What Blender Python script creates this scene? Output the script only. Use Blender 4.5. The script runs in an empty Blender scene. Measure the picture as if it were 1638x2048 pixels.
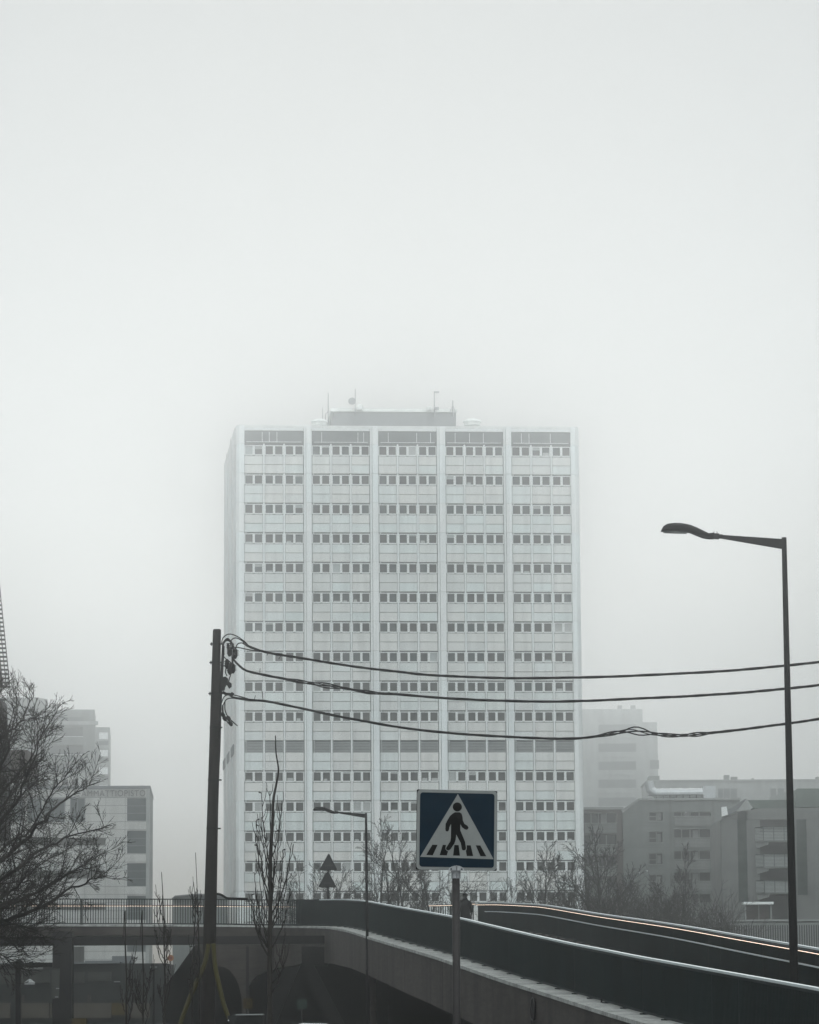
import bpy, bmesh, math, random
from mathutils import Vector, Matrix
R = math.radians
random.seed(7)
HAZE = 0.0009
S = bpy.context.scene
COL = S.collection

# ---------------------------------------------------------------- camera
F, HY, ROLL, CZ = 7000.0, 2022.0, 0.0064, 1.9      # focal length and horizon row for the 1638x2048 frame
PITCH = math.atan((HY - 1024) / F)
fw = Vector((0, math.cos(PITCH), math.sin(PITCH)))
up0 = Vector((0, -math.sin(PITCH), math.cos(PITCH)))
rt0 = Vector((1, 0, 0))
rt = rt0 * math.cos(ROLL) - up0 * math.sin(ROLL)
up = up0 * math.cos(ROLL) + rt0 * math.sin(ROLL)
cam = bpy.data.objects.new('camera', bpy.data.cameras.new('camera'))
COL.objects.link(cam)
cam.matrix_world = Matrix((( rt.x, up.x, -fw.x, 0), (rt.y, up.y, -fw.y, 0), (rt.z, up.z, -fw.z, CZ), (0, 0, 0, 1)))
cam.data.sensor_fit = 'VERTICAL'
cam.data.sensor_height = 36
cam.data.lens = 36 * F / 2048
cam.data.clip_start, cam.data.clip_end = 0.5, 6000
S.camera = cam

def P(px, py, Y):
    d = fw * F + rt * (px - 819) + up * (1024 - py)
    return Vector((0, 0, CZ)) + d * (Y / d.y)

# ---------------------------------------------------------------- sky, sun, exposure
SUN_EL, SUN_ROT = 20, -1                            # beyond the tower, spread wide by the overcast
w = bpy.data.worlds.new("World"); S.world = w; w.use_nodes = True
nt = w.node_tree; nt.nodes.clear()
def N(t, nt_=None, **k):
    n = (nt_ or nt).nodes.new(t)
    for a, b in k.items(): setattr(n, a, b)
    return n
out = N('ShaderNodeOutputWorld')
skt = N('ShaderNodeTexSky', sky_type='NISHITA', sun_disc=False, sun_elevation=R(SUN_EL), sun_rotation=R(SUN_ROT), dust_density=0.5, air_density=1.0)
bg1 = N('ShaderNodeBackground'); bg1.inputs[1].default_value = 0.07
nt.links.new(skt.outputs[0], bg1.inputs[0])
tc = N('ShaderNodeTexCoord'); sx = N('ShaderNodeSeparateXYZ')
nt.links.new(tc.outputs['Generated'], sx.inputs[0])
rp = N('ShaderNodeValToRGB')                         # stratus: dull at the horizon, brighter towards the zenith
def ramp(r, stops):
    e = r.color_ramp.elements
    while len(e) > 1: e.remove(e[-1])
    e[0].position, e[0].color = stops[0][0], stops[0][1]
    for p, c in stops[1:]:
        q = e.new(p); q.color = c
ramp(rp, [(0, (0.018, 0.020, 0.021, 1)), (.03, (0.238, 0.270, 0.289, 1)), (.06, (0.334, 0.380, 0.407, 1)), (.12, (0.395, 0.420, 0.422, 1)), (.2, (0.423, 0.450, 0.452, 1)), (.28, (0.414, 0.440, 0.442, 1)), (.4, (0.564, 0.600, 0.603, 1)), (1, (1.034, 1.100, 1.105, 1))])
nt.links.new(sx.outputs['Z'], rp.inputs[0])
bg2 = N('ShaderNodeBackground')
az = N('ShaderNodeMapRange'); az.inputs['From Min'].default_value = -1; az.inputs['From Max'].default_value = 0.3   # sky made brighter behind the camera, added to light the facing walls
az.inputs['To Min'].default_value = 3.5; az.inputs['To Max'].default_value = 1.0; az.interpolation_type = 'SMOOTHSTEP'
nt.links.new(sx.outputs['Y'], az.inputs[0])
nt.links.new(az.outputs[0], bg2.inputs[1]); nt.links.new(rp.outputs[0], bg2.inputs[0])
mx = N('ShaderNodeMixShader'); mx.inputs[0].default_value = 0.94
nt.links.new(bg1.outputs[0], mx.inputs[1]); nt.links.new(bg2.outputs[0], mx.inputs[2])
nt.links.new(mx.outputs[0], out.inputs[0])

sl = bpy.data.lights.new('sun', 'SUN'); sl.energy = 0.55; sl.angle = R(30); sl.color = (1, 1, 0.995)
sun = bpy.data.objects.new('sun', sl); COL.objects.link(sun)
sd = Vector((math.sin(R(SUN_ROT)) * math.cos(R(SUN_EL)), math.cos(R(SUN_ROT)) * math.cos(R(SUN_EL)), math.sin(R(SUN_EL))))
sun.rotation_euler = sd.to_track_quat('Z', 'Y').to_euler()
S.view_settings.view_transform = 'Standard'
S.view_settings.look = 'None'
S.view_settings.exposure = -0.24
S.view_settings.gamma = 1.0
S.render.engine = 'CYCLES'
S.cycles.volume_bounces = 2
S.cycles.max_bounces = 6

# ---------------------------------------------------------------- helpers
def tag(o, label=None, cat=None, group=None, kind=None):
    if label: o['label'] = label
    if cat: o['category'] = cat
    if group: o['group'] = group
    if kind: o['kind'] = kind
    return o

def empty(name, loc, rz=0, **k):
    o = bpy.data.objects.new(name, None); COL.objects.link(o)
    o.location = loc; o.rotation_euler = (0, 0, rz); o.empty_display_size = 0.2
    return tag(o, **k)

def copy_tree(o, parent=None, kids=None):
    c = o.copy(); COL.objects.link(c)
    if parent: c.parent = parent
    for ch in [x for x in list(COL.objects) if x.parent == o]:
        copy_tree(ch, c)
    return c

def mat(name, col, rough=0.8, var=0.15, scale=1.0, stretch=(1, 1, 1), bump=0.0, metal=0.0, spec=0.3, emit=None, island=0.0, col2=None, detail=6, streak=0.0, sscale=(1.2, 1.2, .12)):
    m = bpy.data.materials.new(name); m.use_nodes = True
    t = m.node_tree; b = t.nodes['Principled BSDF']
    b.inputs['Roughness'].default_value = rough
    b.inputs['Metallic'].default_value = metal
    b.inputs['Specular IOR Level'].default_value = spec
    tcn = t.nodes.new('ShaderNodeTexCoord'); mp = t.nodes.new('ShaderNodeMapping')
    mp.inputs['Scale'].default_value = stretch
    t.links.new(tcn.outputs['Object'], mp.inputs[0])
    nz = t.nodes.new('ShaderNodeTexNoise'); nz.inputs['Scale'].default_value = scale; nz.inputs['Detail'].default_value = detail
    nz.inputs['Roughness'].default_value = 0.65
    t.links.new(mp.outputs[0], nz.inputs['Vector'])
    r = t.nodes.new('ShaderNodeValToRGB')
    c2 = col2 or col
    ramp(r, [(0.3, tuple(x * (1 - var) for x in col) + (1,)), (0.7, tuple(min(1, x * (1 + var)) for x in c2) + (1,))])
    t.links.new(nz.outputs['Fac'], r.inputs[0])
    src = r.outputs[0]
    if island:
        g = t.nodes.new('ShaderNodeNewGeometry')
        ir = t.nodes.new('ShaderNodeValToRGB')
        ramp(ir, [(0, (1 - island, 1 - island, 1 - island, 1)), (0.5, (1, 1 - island * .35, 1 - island * .55, 1)), (0.8, (1 - island * .5, 1, 1, 1)), (1, (1, 1, 1, 1))])
        t.links.new(g.outputs['Random Per Island'], ir.inputs[0])
        mm = t.nodes.new('ShaderNodeMix'); mm.data_type = 'RGBA'; mm.blend_type = 'MULTIPLY'; mm.inputs[0].default_value = 1
        t.links.new(src, mm.inputs[6]); t.links.new(ir.outputs[0], mm.inputs[7]); src = mm.outputs[2]
    if streak:                                        # run-off stains: tall narrow noise multiplied in
        mp2 = t.nodes.new('ShaderNodeMapping'); mp2.inputs['Scale'].default_value = sscale; t.links.new(tcn.outputs['Object'], mp2.inputs[0])
        n2 = t.nodes.new('ShaderNodeTexNoise'); n2.inputs['Scale'].default_value = 1.0; n2.inputs['Detail'].default_value = 5; t.links.new(mp2.outputs[0], n2.inputs['Vector'])
        r2 = t.nodes.new('ShaderNodeValToRGB'); ramp(r2, [(.36, (1 - streak,) * 3 + (1,)), (.56, (1, 1, 1, 1))]); t.links.new(n2.outputs['Fac'], r2.inputs[0])
        m3 = t.nodes.new('ShaderNodeMix'); m3.data_type = 'RGBA'; m3.blend_type = 'MULTIPLY'; m3.inputs[0].default_value = 1
        t.links.new(src, m3.inputs[6]); t.links.new(r2.outputs[0], m3.inputs[7]); src = m3.outputs[2]
    t.links.new(src, b.inputs['Base Color'])
    if bump:
        bp = t.nodes.new('ShaderNodeBump'); bp.inputs['Strength'].default_value = 1; bp.inputs['Distance'].default_value = bump
        t.links.new(nz.outputs['Fac'], bp.inputs['Height']); t.links.new(bp.outputs[0], b.inputs['Normal'])
    if emit:
        b.inputs['Emission Color'].default_value = emit[0] + (1,); b.inputs['Emission Strength'].default_value = emit[1]
    return m

class MB:
    def __init__(s): s.v = []; s.f = []
    def q(s, *pts):
        n = len(s.v); s.v += [tuple(p) for p in pts]; s.f.append(tuple(range(n, n + len(pts))))
    def hexa(s, a, b):                                # two 4-rings
        n = len(s.v); s.v += [tuple(p) for p in a] + [tuple(p) for p in b]
        s.f += [(n+3, n+2, n+1, n), (n+4, n+5, n+6, n+7)] + [(n+i, n+(i+1) % 4, n+4+(i+1) % 4, n+4+i) for i in range(4)]
    def box(s, x0, x1, y0, y1, z0, z1):
        s.hexa([(x0, y0, z0), (x1, y0, z0), (x1, y1, z0), (x0, y1, z0)], [(x0, y0, z1), (x1, y0, z1), (x1, y1, z1), (x0, y1, z1)])
    def bar(s, a, b, w, h=None):                      # rectangular bar between two points
        a, b = Vector(a), Vector(b); h = h or w; d = (b - a).normalized()
        u = d.cross(Vector((0, 0, 1)))
        if u.length < 1e-3: u = Vector((1, 0, 0))
        u.normalize(); v = u.cross(d).normalized()
        o = [u * -w/2 + v * -h/2, u * w/2 + v * -h/2, u * w/2 + v * h/2, u * -w/2 + v * h/2]
        s.hexa([a + k for k in o], [b + k for k in o])
    def ext(s, pts, d, rev=False):                    # polygon prism: pts list, extrude vector d
        d = Vector(d); n = len(s.v); m = len(pts)
        s.v += [tuple(p) for p in pts] + [tuple(Vector(p) + d) for p in pts]
        s.f += [tuple(range(n + m - 1, n - 1, -1)), tuple(range(n + m, n + 2*m))]
        s.f += [(n+i, n+(i+1) % m, n+m+(i+1) % m, n+m+i) for i in range(m)]
    def tube(s, path, r, n=6, cap=True):
        path = [Vector(p) for p in path]; m = len(path)
        rr = r if isinstance(r, (list, tuple)) else [r] * m
        base = len(s.v); pu = None
        for i, p in enumerate(path):
            t = (path[min(i+1, m-1)] - path[max(i-1, 0)])
            if t.length < 1e-9: t = Vector((0, 0, 1))
            t.normalize()
            if pu is None:
                pu = t.cross(Vector((0, 1, 0.01)));
                if pu.length < 1e-3: pu = t.cross(Vector((1, 0, 0)))
            pu = (pu - t * pu.dot(t)).normalized(); v = t.cross(pu)
            for k in range(n):
                a = 2 * math.pi * k / n
                s.v.append(tuple(p + (pu * math.cos(a) + v * math.sin(a)) * rr[i]))
        for i in range(m - 1):
            for k in range(n):
                a, b = base + i*n + k, base + i*n + (k+1) % n
                s.f.append((a, b, b + n, a + n))
        if cap:
            s.f.append(tuple(base + k for k in range(n-1, -1, -1))); s.f.append(tuple(base + (m-1)*n + k for k in range(n)))
    def lathe(s, c, prof, n=16):                      # profile (r, z) around vertical axis at c
        s.tube([(c[0], c[1], c[2] + z) for r, z in prof], [max(r, 1e-4) for r, z in prof], n)
    def build(s, name, m, parent=None, smooth=False, **k):
        me = bpy.data.meshes.new(name); me.from_pydata(s.v, [], s.f)
        me.update(); me.materials.append(m)
        if smooth: me.polygons.foreach_set('use_smooth', [True] * len(me.polygons))
        o = bpy.data.objects.new(name, me); COL.objects.link(o)
        if parent: o.parent = parent
        return tag(o, **k)

def catmull(pts, n=8):
    out = []; m = len(pts)
    for i in range(m - 1):
        p0, p1, p2, p3 = (Vector(pts[max(i-1, 0)]), Vector(pts[i]), Vector(pts[i+1]), Vector(pts[min(i+2, m-1)]))
        for k in range(n):
            t = k / n
            out.append(0.5 * ((2*p1) + (p2-p0)*t + (2*p0-5*p1+4*p2-p3)*t*t + (3*p1-p0-3*p2+p3)*t**3))
    out.append(Vector(pts[-1])); return out

def resample(path, step):
    out = [path[0].copy()]; acc = 0.0; need = step
    for a, b in zip(path, path[1:]):
        L = (b - a).length; t = need
        while t <= L:
            out.append(a.lerp(b, t / L)); t += step
        need = t - L
    return out

class Fac:
    """vertical facade plane; local u along it, local y into the building, z up"""
    def __init__(s, name, px, Y, yaw=0, **k):
        s.o = P(px, HY, Y); s.o.z = 0; s.yaw = R(yaw)
        s.d = Vector((math.cos(s.yaw), math.sin(s.yaw), 0)); s.n = Vector((-math.sin(s.yaw), math.cos(s.yaw), 0))
        s.root = empty(name, s.o, s.yaw, **k)
    def uz(s, px, py, dep=0):
        d = fw * F + rt * (px - 819) + up * (1024 - py)
        c = Vector((0, 0, CZ)); o = s.o + s.n * dep
        t = (o - c).dot(s.n) / d.dot(s.n); p = c + d * t
        return (p - o).dot(s.d), p.z
    def rc(s, x0, y0, x1, y1, dep=0):                 # pixel rect -> u0,u1,z0,z1
        ym, xm = (y0 + y1) / 2, (x0 + x1) / 2
        return s.uz(x0, ym, dep)[0], s.uz(x1, ym, dep)[0], s.uz(xm, y1, dep)[1], s.uz(xm, y0, dep)[1]
    def rect(s, mb, x0, y0, x1, y1, a, b, dep=0):
        u0, u1, z0, z1 = s.rc(x0, y0, x1, y1, dep); mb.box(u0, u1, a, b, z0, z1)

def wall_holes(mb, u0, u1, z0, z1, holes, dep, y=0.0):
    us = sorted({u0, u1} | {min(max(h[i], u0), u1) for h in holes for i in (0, 1)})
    zs = sorted({z0, z1} | {min(max(h[i], z0), z1) for h in holes for i in (2, 3)})
    for za, zb in zip(zs, zs[1:]):
        zc = (za + zb) / 2; run = None
        for ua, ub in zip(us, us[1:]):
            uc = (ua + ub) / 2
            inh = any(h[0] < uc < h[1] and h[2] < zc < h[3] for h in holes)
            if inh:
                if run is not None: mb.q((run, y, za), (ua, y, za), (ua, y, zb), (run, y, zb)); run = None
            elif run is None: run = ua
        if run is not None: mb.q((run, y, za), (us[-1], y, za), (us[-1], y, zb), (run, y, zb))
    for a, b, c, d in holes:
        mb.q((a, y, c), (b, y, c), (b, y+dep, c), (a, y+dep, c)); mb.q((a, y, d), (a, y+dep, d), (b, y+dep, d), (b, y, d))
        mb.q((a, y, c), (a, y+dep, c), (a, y+dep, d), (a, y, d)); mb.q((b, y, c), (b, y, d), (b, y+dep, d), (b, y+dep, c))

# ---------------------------------------------------------------- materials
M = dict(
 glass3=mat('teal_glass', (.035, .048, .050), .3, .2, .2, spec=.12),
 glass2g=mat('green_glass', (.020, .032, .027), .3, .3, .8, spec=.12),
 greendark=mat('dark_green_panel', (.016, .028, .023), .7, .2, 1, spec=.1),
 balrail=mat('balcony_metal', (.30, .33, .325), .6, .1),
 lattice=mat('lattice_steel', (.010, .009, .009), .7, .2, 3, spec=.1),
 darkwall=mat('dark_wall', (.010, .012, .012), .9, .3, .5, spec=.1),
 yellowdk=mat('dull_yellow', (.035, .025, .006), .8, .2, 2, spec=.1),
 dullwhite=mat('dull_white', (.20, .21, .21), .6, .05),
 cabinet=mat('cabinet_grey', (.018, .019, .019), .7, .15, 3, spec=.1),
 ground=mat('asphalt', (.035, .036, .036), .9, .3, .4, bump=.01),
 panel=mat('pale_panel', (.62, .645, .635), .75, .05, .35, island=.11, streak=.13, sscale=(1.1, 1, .10)),
 pillar=mat('pale_pillar', (.70, .73, .73), .7, .05, .3, island=.06, streak=.12, sscale=(2.2, 1, .06)),
 side=mat('side_panel', (.62, .64, .635), .8, .08, .3, island=.08, streak=.12),
 gear=mat('roof_gear', (.16, .17, .175), .8, .1),
 joint=mat('joint', (.10, .105, .105), .9, .1),
 glass=mat('dark_glass', (.026, .031, .032), .3, .2, .2, spec=.10, island=.75),
 glass2=mat('grey_glass', (.075, .09, .095), .3, .2, .2, spec=.15, island=.2),
 frame=mat('window_frame', (.62, .64, .635), .6, .05),
 blind=mat('blind', (.33, .35, .35), .8, .05, island=.1),
 louvre=mat('louvre', (.26, .275, .275), .6, .05),
 roofdark=mat('roof_dark', (.10, .11, .115), .8, .1),
 steel=mat('black_steel', (.005, .005, .005), .6, .2, 4, spec=.12),
 wood=mat('tarred_wood', (.008, .006, .005), .9, .35, 6, (1, 1, .08), bump=.004),
 rail=mat('rail_paint', (.007, .0135, .014), .6, .12, .5, spec=.08, streak=.35, sscale=(.6, .6, .5)),
 railtop=mat('rail_cap', (.48, .53, .54), .5, .08, 2, metal=.2),
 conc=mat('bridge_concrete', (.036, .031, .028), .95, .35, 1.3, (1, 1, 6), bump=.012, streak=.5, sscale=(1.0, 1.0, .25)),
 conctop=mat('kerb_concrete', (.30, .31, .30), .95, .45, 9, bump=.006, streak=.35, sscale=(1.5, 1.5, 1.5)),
 concdark=mat('shade_joint_black', (.005, .005, .005), .95, .3, 1, spec=.0),  # near-black stands in for the shade under the bridge; also dark joints
 led=mat('led_strip', (.8, .7, .6), .5, 0, emit=((1, .76, .60), 2.3)),
 yellow=mat('yellow_plastic', (.034, .030, .003), .7, .35, 3, (1, 1, .4)),
 yellow2=mat('yellow_paint', (.10, .075, .018), .6, .2, 3),
 bark=mat('bark', (.018, .016, .014), .9, .3, 8),
 bark2=mat('twig_bark', (.012, .011, .009), .9, .3, 3),
 cloth=mat('black_cloth', (.003, .003, .0035), .95, .2, 10, spec=.03),
 skin=mat('skin', (.12, .08, .06), .6, .1),
 signw=mat('sign_white', (.20, .21, .205), .6, .06, 8, spec=.1),
 signb=mat('sign_blue', (.0007, .0105, .021), .6, .15, 5, spec=.1),
 signk=mat('sign_black', (.004, .004, .004), .7, .1, 5, spec=.08),
 alu=mat('galvanised', (.35, .36, .37), .4, .25, 30, metal=.7),
 greypost=mat('grey_post', (.03, .028, .028), .5, .15, 10, metal=.2, spec=.2),
 brick=mat('brown_brick', (.062, .052, .047), .9, .18, 2, (1, 1, 3)),
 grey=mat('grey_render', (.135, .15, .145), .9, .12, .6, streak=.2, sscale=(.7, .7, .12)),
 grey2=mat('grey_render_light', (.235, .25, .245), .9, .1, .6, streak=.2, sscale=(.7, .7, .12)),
 rose=mat('grey_rose_render', (.115, .122, .118), .9, .12, .8, streak=.2, sscale=(.7, .7, .12)),
 green=mat('green_roof', (.045, .068, .055), .7, .2, .8),
 duct=mat('silver_duct', (.42, .44, .45), .35, .15, 1.5, metal=.5),
 college=mat('college_panel', (.37, .38, .37), .85, .07, .8, island=.05, streak=.2, sscale=(.7, .7, .12)),
 letter=mat('sign_letters', (.07, .072, .072), .5, .1),
 carw=mat('white_car', (.6, .62, .64), .2, .03, spec=.6),
 tyre=mat('tyre', (.01, .01, .01), .9, .1),
 brownp=mat('brown_board', (.038, .034, .027), .85, .2, .8),
 lampw=mat('white_shade', (.65, .67, .67), .5, .05),
 orange=mat('orange_paint', (.22, .10, .035), .6, .1),
 red=mat('red_paint', (.12, .02, .015), .6, .1),
 lit=mat('small_lamp', (.8, .8, .75), .5, 0, emit=((.9, 1, .95), .5)),
)

# ================================================================ ground
g = MB(); g.q((-790, -140, 0), (790, -140, 0), (790, 1290, 0), (-790, 1290, 0))
g.build('ground', M['ground'], kind='structure')

# ================================================================ office tower
T = Fac('office_tower', 470, 385, 4.2, label='tall white panelled office tower whose top fades into the fog', cat='building')
u = lambda px: T.uz(px, 1340)[0] - 0.0
YM = 1340
def tu(px_top):                                     # x measured on the top row of windows
    return T.uz(px_top, 900)[0]
bays = [(489, 607), (624, 739), (757, 873), (891, 1006), (1023, 1141)]
rows = [890, 949, 1008, 1067, 1127, 1186, 1245, 1305, 1365, 1424, 1484, 1543, 1604, 1664, 1724, 1785, 1845, 1906, 1967]
rz = [T.uz(489, y)[1] for y in rows]
per = (rz[0] - rz[15]) / 15
rz = [rz[0] - per * i for i in range(19)]            # top of each window row
ztop = T.uz(480, 851)[1]
U0, U1 = tu(470), tu(1158)
SD = Vector((math.sin(R(1.3)) * -1, math.cos(R(1.3)), 0))   # direction of the side wall in tower space
DEP = 29.0
body = MB()                                         # core behind the cladding
a = [(U0 + .9, .32, 0), (U1 - .9, .32, 0), (U1 - 1.5, DEP, 0), (U0 + SD.x * DEP + .5, DEP, 0)]
body.hexa(a, [(p[0], p[1], ztop - .25) for p in a])
body.build('core_wall', M['joint'], T.root)
roof = MB()
a = [(U0 + .3, -.02, ztop - .25), (U1 - .3, -.02, ztop - .25), (U1 - .9, DEP + .2, ztop - .25), (U0 + SD.x * DEP, DEP + .2, ztop - .25)]
roof.hexa(a, [(p[0], p[1], ztop + .05) for p in a]); roof.build('roof_edge', M['panel'], T.root)
G = .035                                            # open joint between panels
wu = []
for bi, (a0, a1) in enumerate(bays):
    panels = MB()
    b0, b1 = tu(a0), tu(a1); mw = .20; n = 3
    unit = (b1 - b0 + mw) / n
    for j in range(n):
        x0 = b0 + unit * j; x1 = x0 + unit - mw
        wu.append((x0, x1))
        for k in range(len(rz) - 1):
            zt = rz[k] - per * .36
            zb = rz[k + 1] + per * .035
            zm = (zt + zb) / 2
            panels.box(x0 + G, x1 - G, .02, .3, zm + G, zt - G); panels.box(x0 + G, x1 - G, .02, .3, zb + G, zm - G)
    panels.box(b0 + .1, b0 + .25, .29, .31, .2, rz[0]); panels.box(b0 + .1, b1 - .1, .285, .312, rz[1] - per * .70, rz[1] - per * .66)
    for k in range(len(rz) - 1): panels.box(b0 + .05, b1 - .05, .28, .305, rz[k] - per * .70, rz[k] - per * .64); panels.box(b0 + .05, b1 - .05, .28, .305, rz[k] - per * .92, rz[k] - per * .88)
    panels.build('cladding_panels', M['panel'], T.root)
for bi, (a0, a1) in enumerate(bays):
    for j in range(2):
        mull = MB(); x1 = wu[bi*3 + j][1]; x0n = wu[bi*3 + j + 1][0]
        for k in range(len(rz)):
            z1 = rz[k] + per * .035 if k else rz[0] + per * .05
            mull.box(x1 + .012, x0n - .012, -.05, .3, z1 - per + .02, z1)
        mull.build('mullion', M['pillar'], T.root)
edges = [(472.5, 489)] + [(607, 624), (739, 757), (873, 891), (1006, 1023)] + [(1141, 1158)]
for i, (a0, a1) in enumerate(edges):
    pm = MB(); b0, b1 = tu(a0), tu(a1)
    if i == 0: b1 -= .02; b0 -= 0
    segs = [(rz[k] + per * .035 + .03, rz[k+1] + per * .035) for k in range(len(rz) - 1)]
    segs = [(ztop, rz[0] + per * .035)] + [(c - .03, d) for c, d in segs]
    for zt, zb in segs:
        w3 = (b1 - b0)
        if i in (0, 5):
            c = .30
            if i == 0:
                pm.ext([(b0 + c, -.30, zb + .02), (b1, -.30, zb + .02), (b1, .3, zb + .02), (b0, .3, zb + .02), (b0, .12, zb + .02)], (0, 0, zt - zb - .02))
            else:
                pm.ext([(b0, -.30, zb + .02), (b1 - c - .2, -.30, zb + .02), (b1 - .1, .12, zb + .02), (b1, .3, zb + .02), (b0, .3, zb + .02)], (0, 0, zt - zb - .02))
        else:
            pm.box(b0 + .05, b0 + w3 * .26, -.16, .3, zb + .02, zt); pm.box(b0 + w3 * .30, b1 - .05, -.30, .3, zb + .02, zt)
    pm.build('pillar', M['pillar'], T.root)
# top storey glazing and eaves band
for a0, a1 in bays:
    m_ = MB(); b0, b1 = tu(a0), tu(a1); z0, z1 = rz[0] + per * .07, ztop - .55
    m_.box(b0, b1, .10, .2, z0, z1)
    gp = m_.build('top_glazing', M['glass2'], T.root)
    f_ = MB()
    for t in sorted(random.sample([.17, .3, .42, .55, .66, .8, .9], 3)):
        x = b0 + (b1 - b0) * t; f_.box(x - .03, x + .03, .05, .1, z0 + .15, z1 - .15)
    f_.box(b0 + .2, b1 - .2, .05, .1, z0 + .12, z0 + .18); f_.box(b0, b1, -.03, .12, z1, ztop - .26)
    f_.build('window_frame', M['frame'], gp)
# louvred plant floor
LROW = 10
for (x0, x1) in wu:
    m_ = MB(); zt = rz[LROW]; zb = zt - per * .36
    k = 7
    for i in range(k):
        z = zb + (zt - zb) * i / k
        m_.box(x0 + .05, x1 - .05, .05, .14, z, z + .085)
    m_.box(x0 + .05, x0 + .13, .06, .15, zb, zt); m_.box(x1 - .13, x1 - .05, .06, .15, zb, zt)
    m_.build('louvre', M['louvre'], T.root)
# windows
H = per * .335
def win_geo(x0, x1, zt, rnd, gl, fr, bl):
    zb = zt - H; c = (x0 + x1) / 2; mwid = .13
    halves = ((x0 + .10, c - mwid), (c + mwid, x1 - .10))
    for a_, b_ in halves: gl.box(a_ - .02, b_ + .02, .20, .26, zb + .06, zt - .06)
    fr.box(c - mwid, c + mwid, .06, .24, zb, zt); fr.box(x0, x0 + .10, .08, .24, zb, zt); fr.box(x1 - .10, x1, .08, .24, zb, zt)
    for a_, b_ in halves:
        fr.box(a_, b_, .08, .24, zt - .09, zt); fr.box(a_, b_, .02, .24, zb - .05, zb + .08)
        if rnd.random() < .085: h = H * rnd.choice([.3, .45, 1, 1]) - .17; bl.box(a_, b_, .17, .185, zt - .09 - h, zt - .09)
        elif rnd.random() < .14: z = zb + .08 + rnd.random() * .4; bl.box(a_ + .1, a_ + .45 + .4 * rnd.random(), .17, .19, zb + .08, z)
rnd = random.Random(3)
count = 0; SG, SF, SB = MB(), MB(), MB()
for k in list(range(15, -1, -1)) + [16, 17, 18]:
    if k == LROW: continue
    for (x0, x1) in wu:
        if count < 100 and k <= 15:
            gl, fr, bl = MB(), MB(), MB(); win_geo(x0, x1, rz[k], rnd, gl, fr, bl)
            wo = gl.build('window', M['glass'], T.root); fr.build('window_frame', M['frame'], wo)
            if bl.v: bl.build('blind', M['blind'], wo)
        else: win_geo(x0, x1, rz[k], rnd, SG, SF, SB)
        if k <= 15: count += 1
so = SG.build('windows', M['glass'], T.root, kind='stuff'); SF.build('window_frames', M['frame'], so, kind='stuff'); SB.build('blinds', M['blind'], so, kind='stuff')
# left side wall in stepped vertical fins with joints
sw = MB(); sj = MB(); L = 8
for i in range(L):
    d0, d1 = 1.2 + (DEP - 1.2) * i / L, 1.2 + (DEP - 1.2) * (i + 1) / L - .25
    o = -.08 if i in (2, 5) else .0
    for k in range(-1, len(rz) - 1):
        zt = rz[k] + per * .035 if k >= 0 else ztop
        zb = rz[k + 1] + per * .035 + .05
        if zt <= 0: continue
        if k == LROW:
            if i not in (2, 5):
                zl = zt - per * .40
                for q_ in range(3):
                    f0 = d0 + (d1 - d0) * (q_ + .15) / 3; f1 = d0 + (d1 - d0) * (q_ + .85) / 3
                    sj.ext([(U0 + SD.x * f0 - .12, f0, zl), (U0 + SD.x * f1 - .12, f1, zl), (U0 + SD.x * f1 + .3, f1, zl), (U0 + SD.x * f0 + .3, f0, zl)], (0, 0, zt - zl - .3))
        p = [(U0 + SD.x * d0 + o, d0, zb), (U0 + SD.x * d1 + o, d1, zb), (U0 + SD.x * d1 + .5, d1, zb), (U0 + SD.x * d0 + .5, d0, zb)]
        sw.ext(p, (0, 0, zt - zb))
sw.build('side_wall', M['side'], T.root); sj.build('side_louvres', M['roofdark'], T.root)
# right side wall
sr = MB()
for k in range(-1, len(rz) - 1):
    zt = rz[k] + per * .035 if k >= 0 else ztop
    zb = max(rz[k + 1] + per * .035 + .05, 0)
    sr.hexa([(U1 - .5, .35, zb), (U1 + .0, .35, zb), (U1 - .7, DEP, zb), (U1 - 1.2, DEP, zb)], [(U1 - .5, .35, zt), (U1 + .0, .35, zt), (U1 - .7, DEP, zt), (U1 - 1.2, DEP, zt)])
sr.build('side_wall', M['side'], T.root)
# penthouse and roof gear, set 9 m behind the front
ph = MB(); D = 9
zr = ztop
def pt(px, py, dep=D): return T.uz(px, py, dep)
xa, xb = pt(652, 850)[0], pt(912, 850)[0]; xc = pt(668, 824)[0]; zt = pt(780, 824)[1]; zf = pt(780, 818)[1]
ph.ext([(xa, D, zr), (xb, D, zr), (xb, D, zt), (xc, D, zt)], (0, 10, 0))
po = ph.build('penthouse', M['gear'], T.root)
fb = MB(); fb.box(xc - .4, xb + .1, D - .25, D + 10.2, zt, zf); fb.build('fascia', M['panel'], po)
for px, y0, y1, r in ((645, 850, 815, .035), (656, 850, 787, .05), (710, 820, 779, .05), (868, 820, 783, .06), (905, 820, 802, .07)):
    am = MB(); x, z1 = pt(px, y1); z0 = pt(px, y0)[1]
    am.tube([(x, D - .4, z0 - (.8 if y0 < 830 else 0.4)), (x, D - .4, z1)], [r * 1.3, r * .8], 6)
    if px == 868: am.box(x, x + .55, D - .45, D - .35, z1 - .22, z1 - .05); am.box(x, x + .5, D - .5, D - .3, z1 - 2.2, z1 - 1.9)
    if px == 905: am.tube([(x - .35, D-.4, z0 - .3), (x, D-.4, z0 + .5), (x + .3, D-.4, z0 - .3)], .04, 4)
    if px == 656: am.tube([(x, D-.4, z0 + 1.5), (x - .3, D-.4, z0 + 1.2), (x - .3, D-.4, z0)], .04, 4)
    am.build('antenna', M['gear'], T.root)
dm = MB(); x, z = pt(703, 805)
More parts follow.
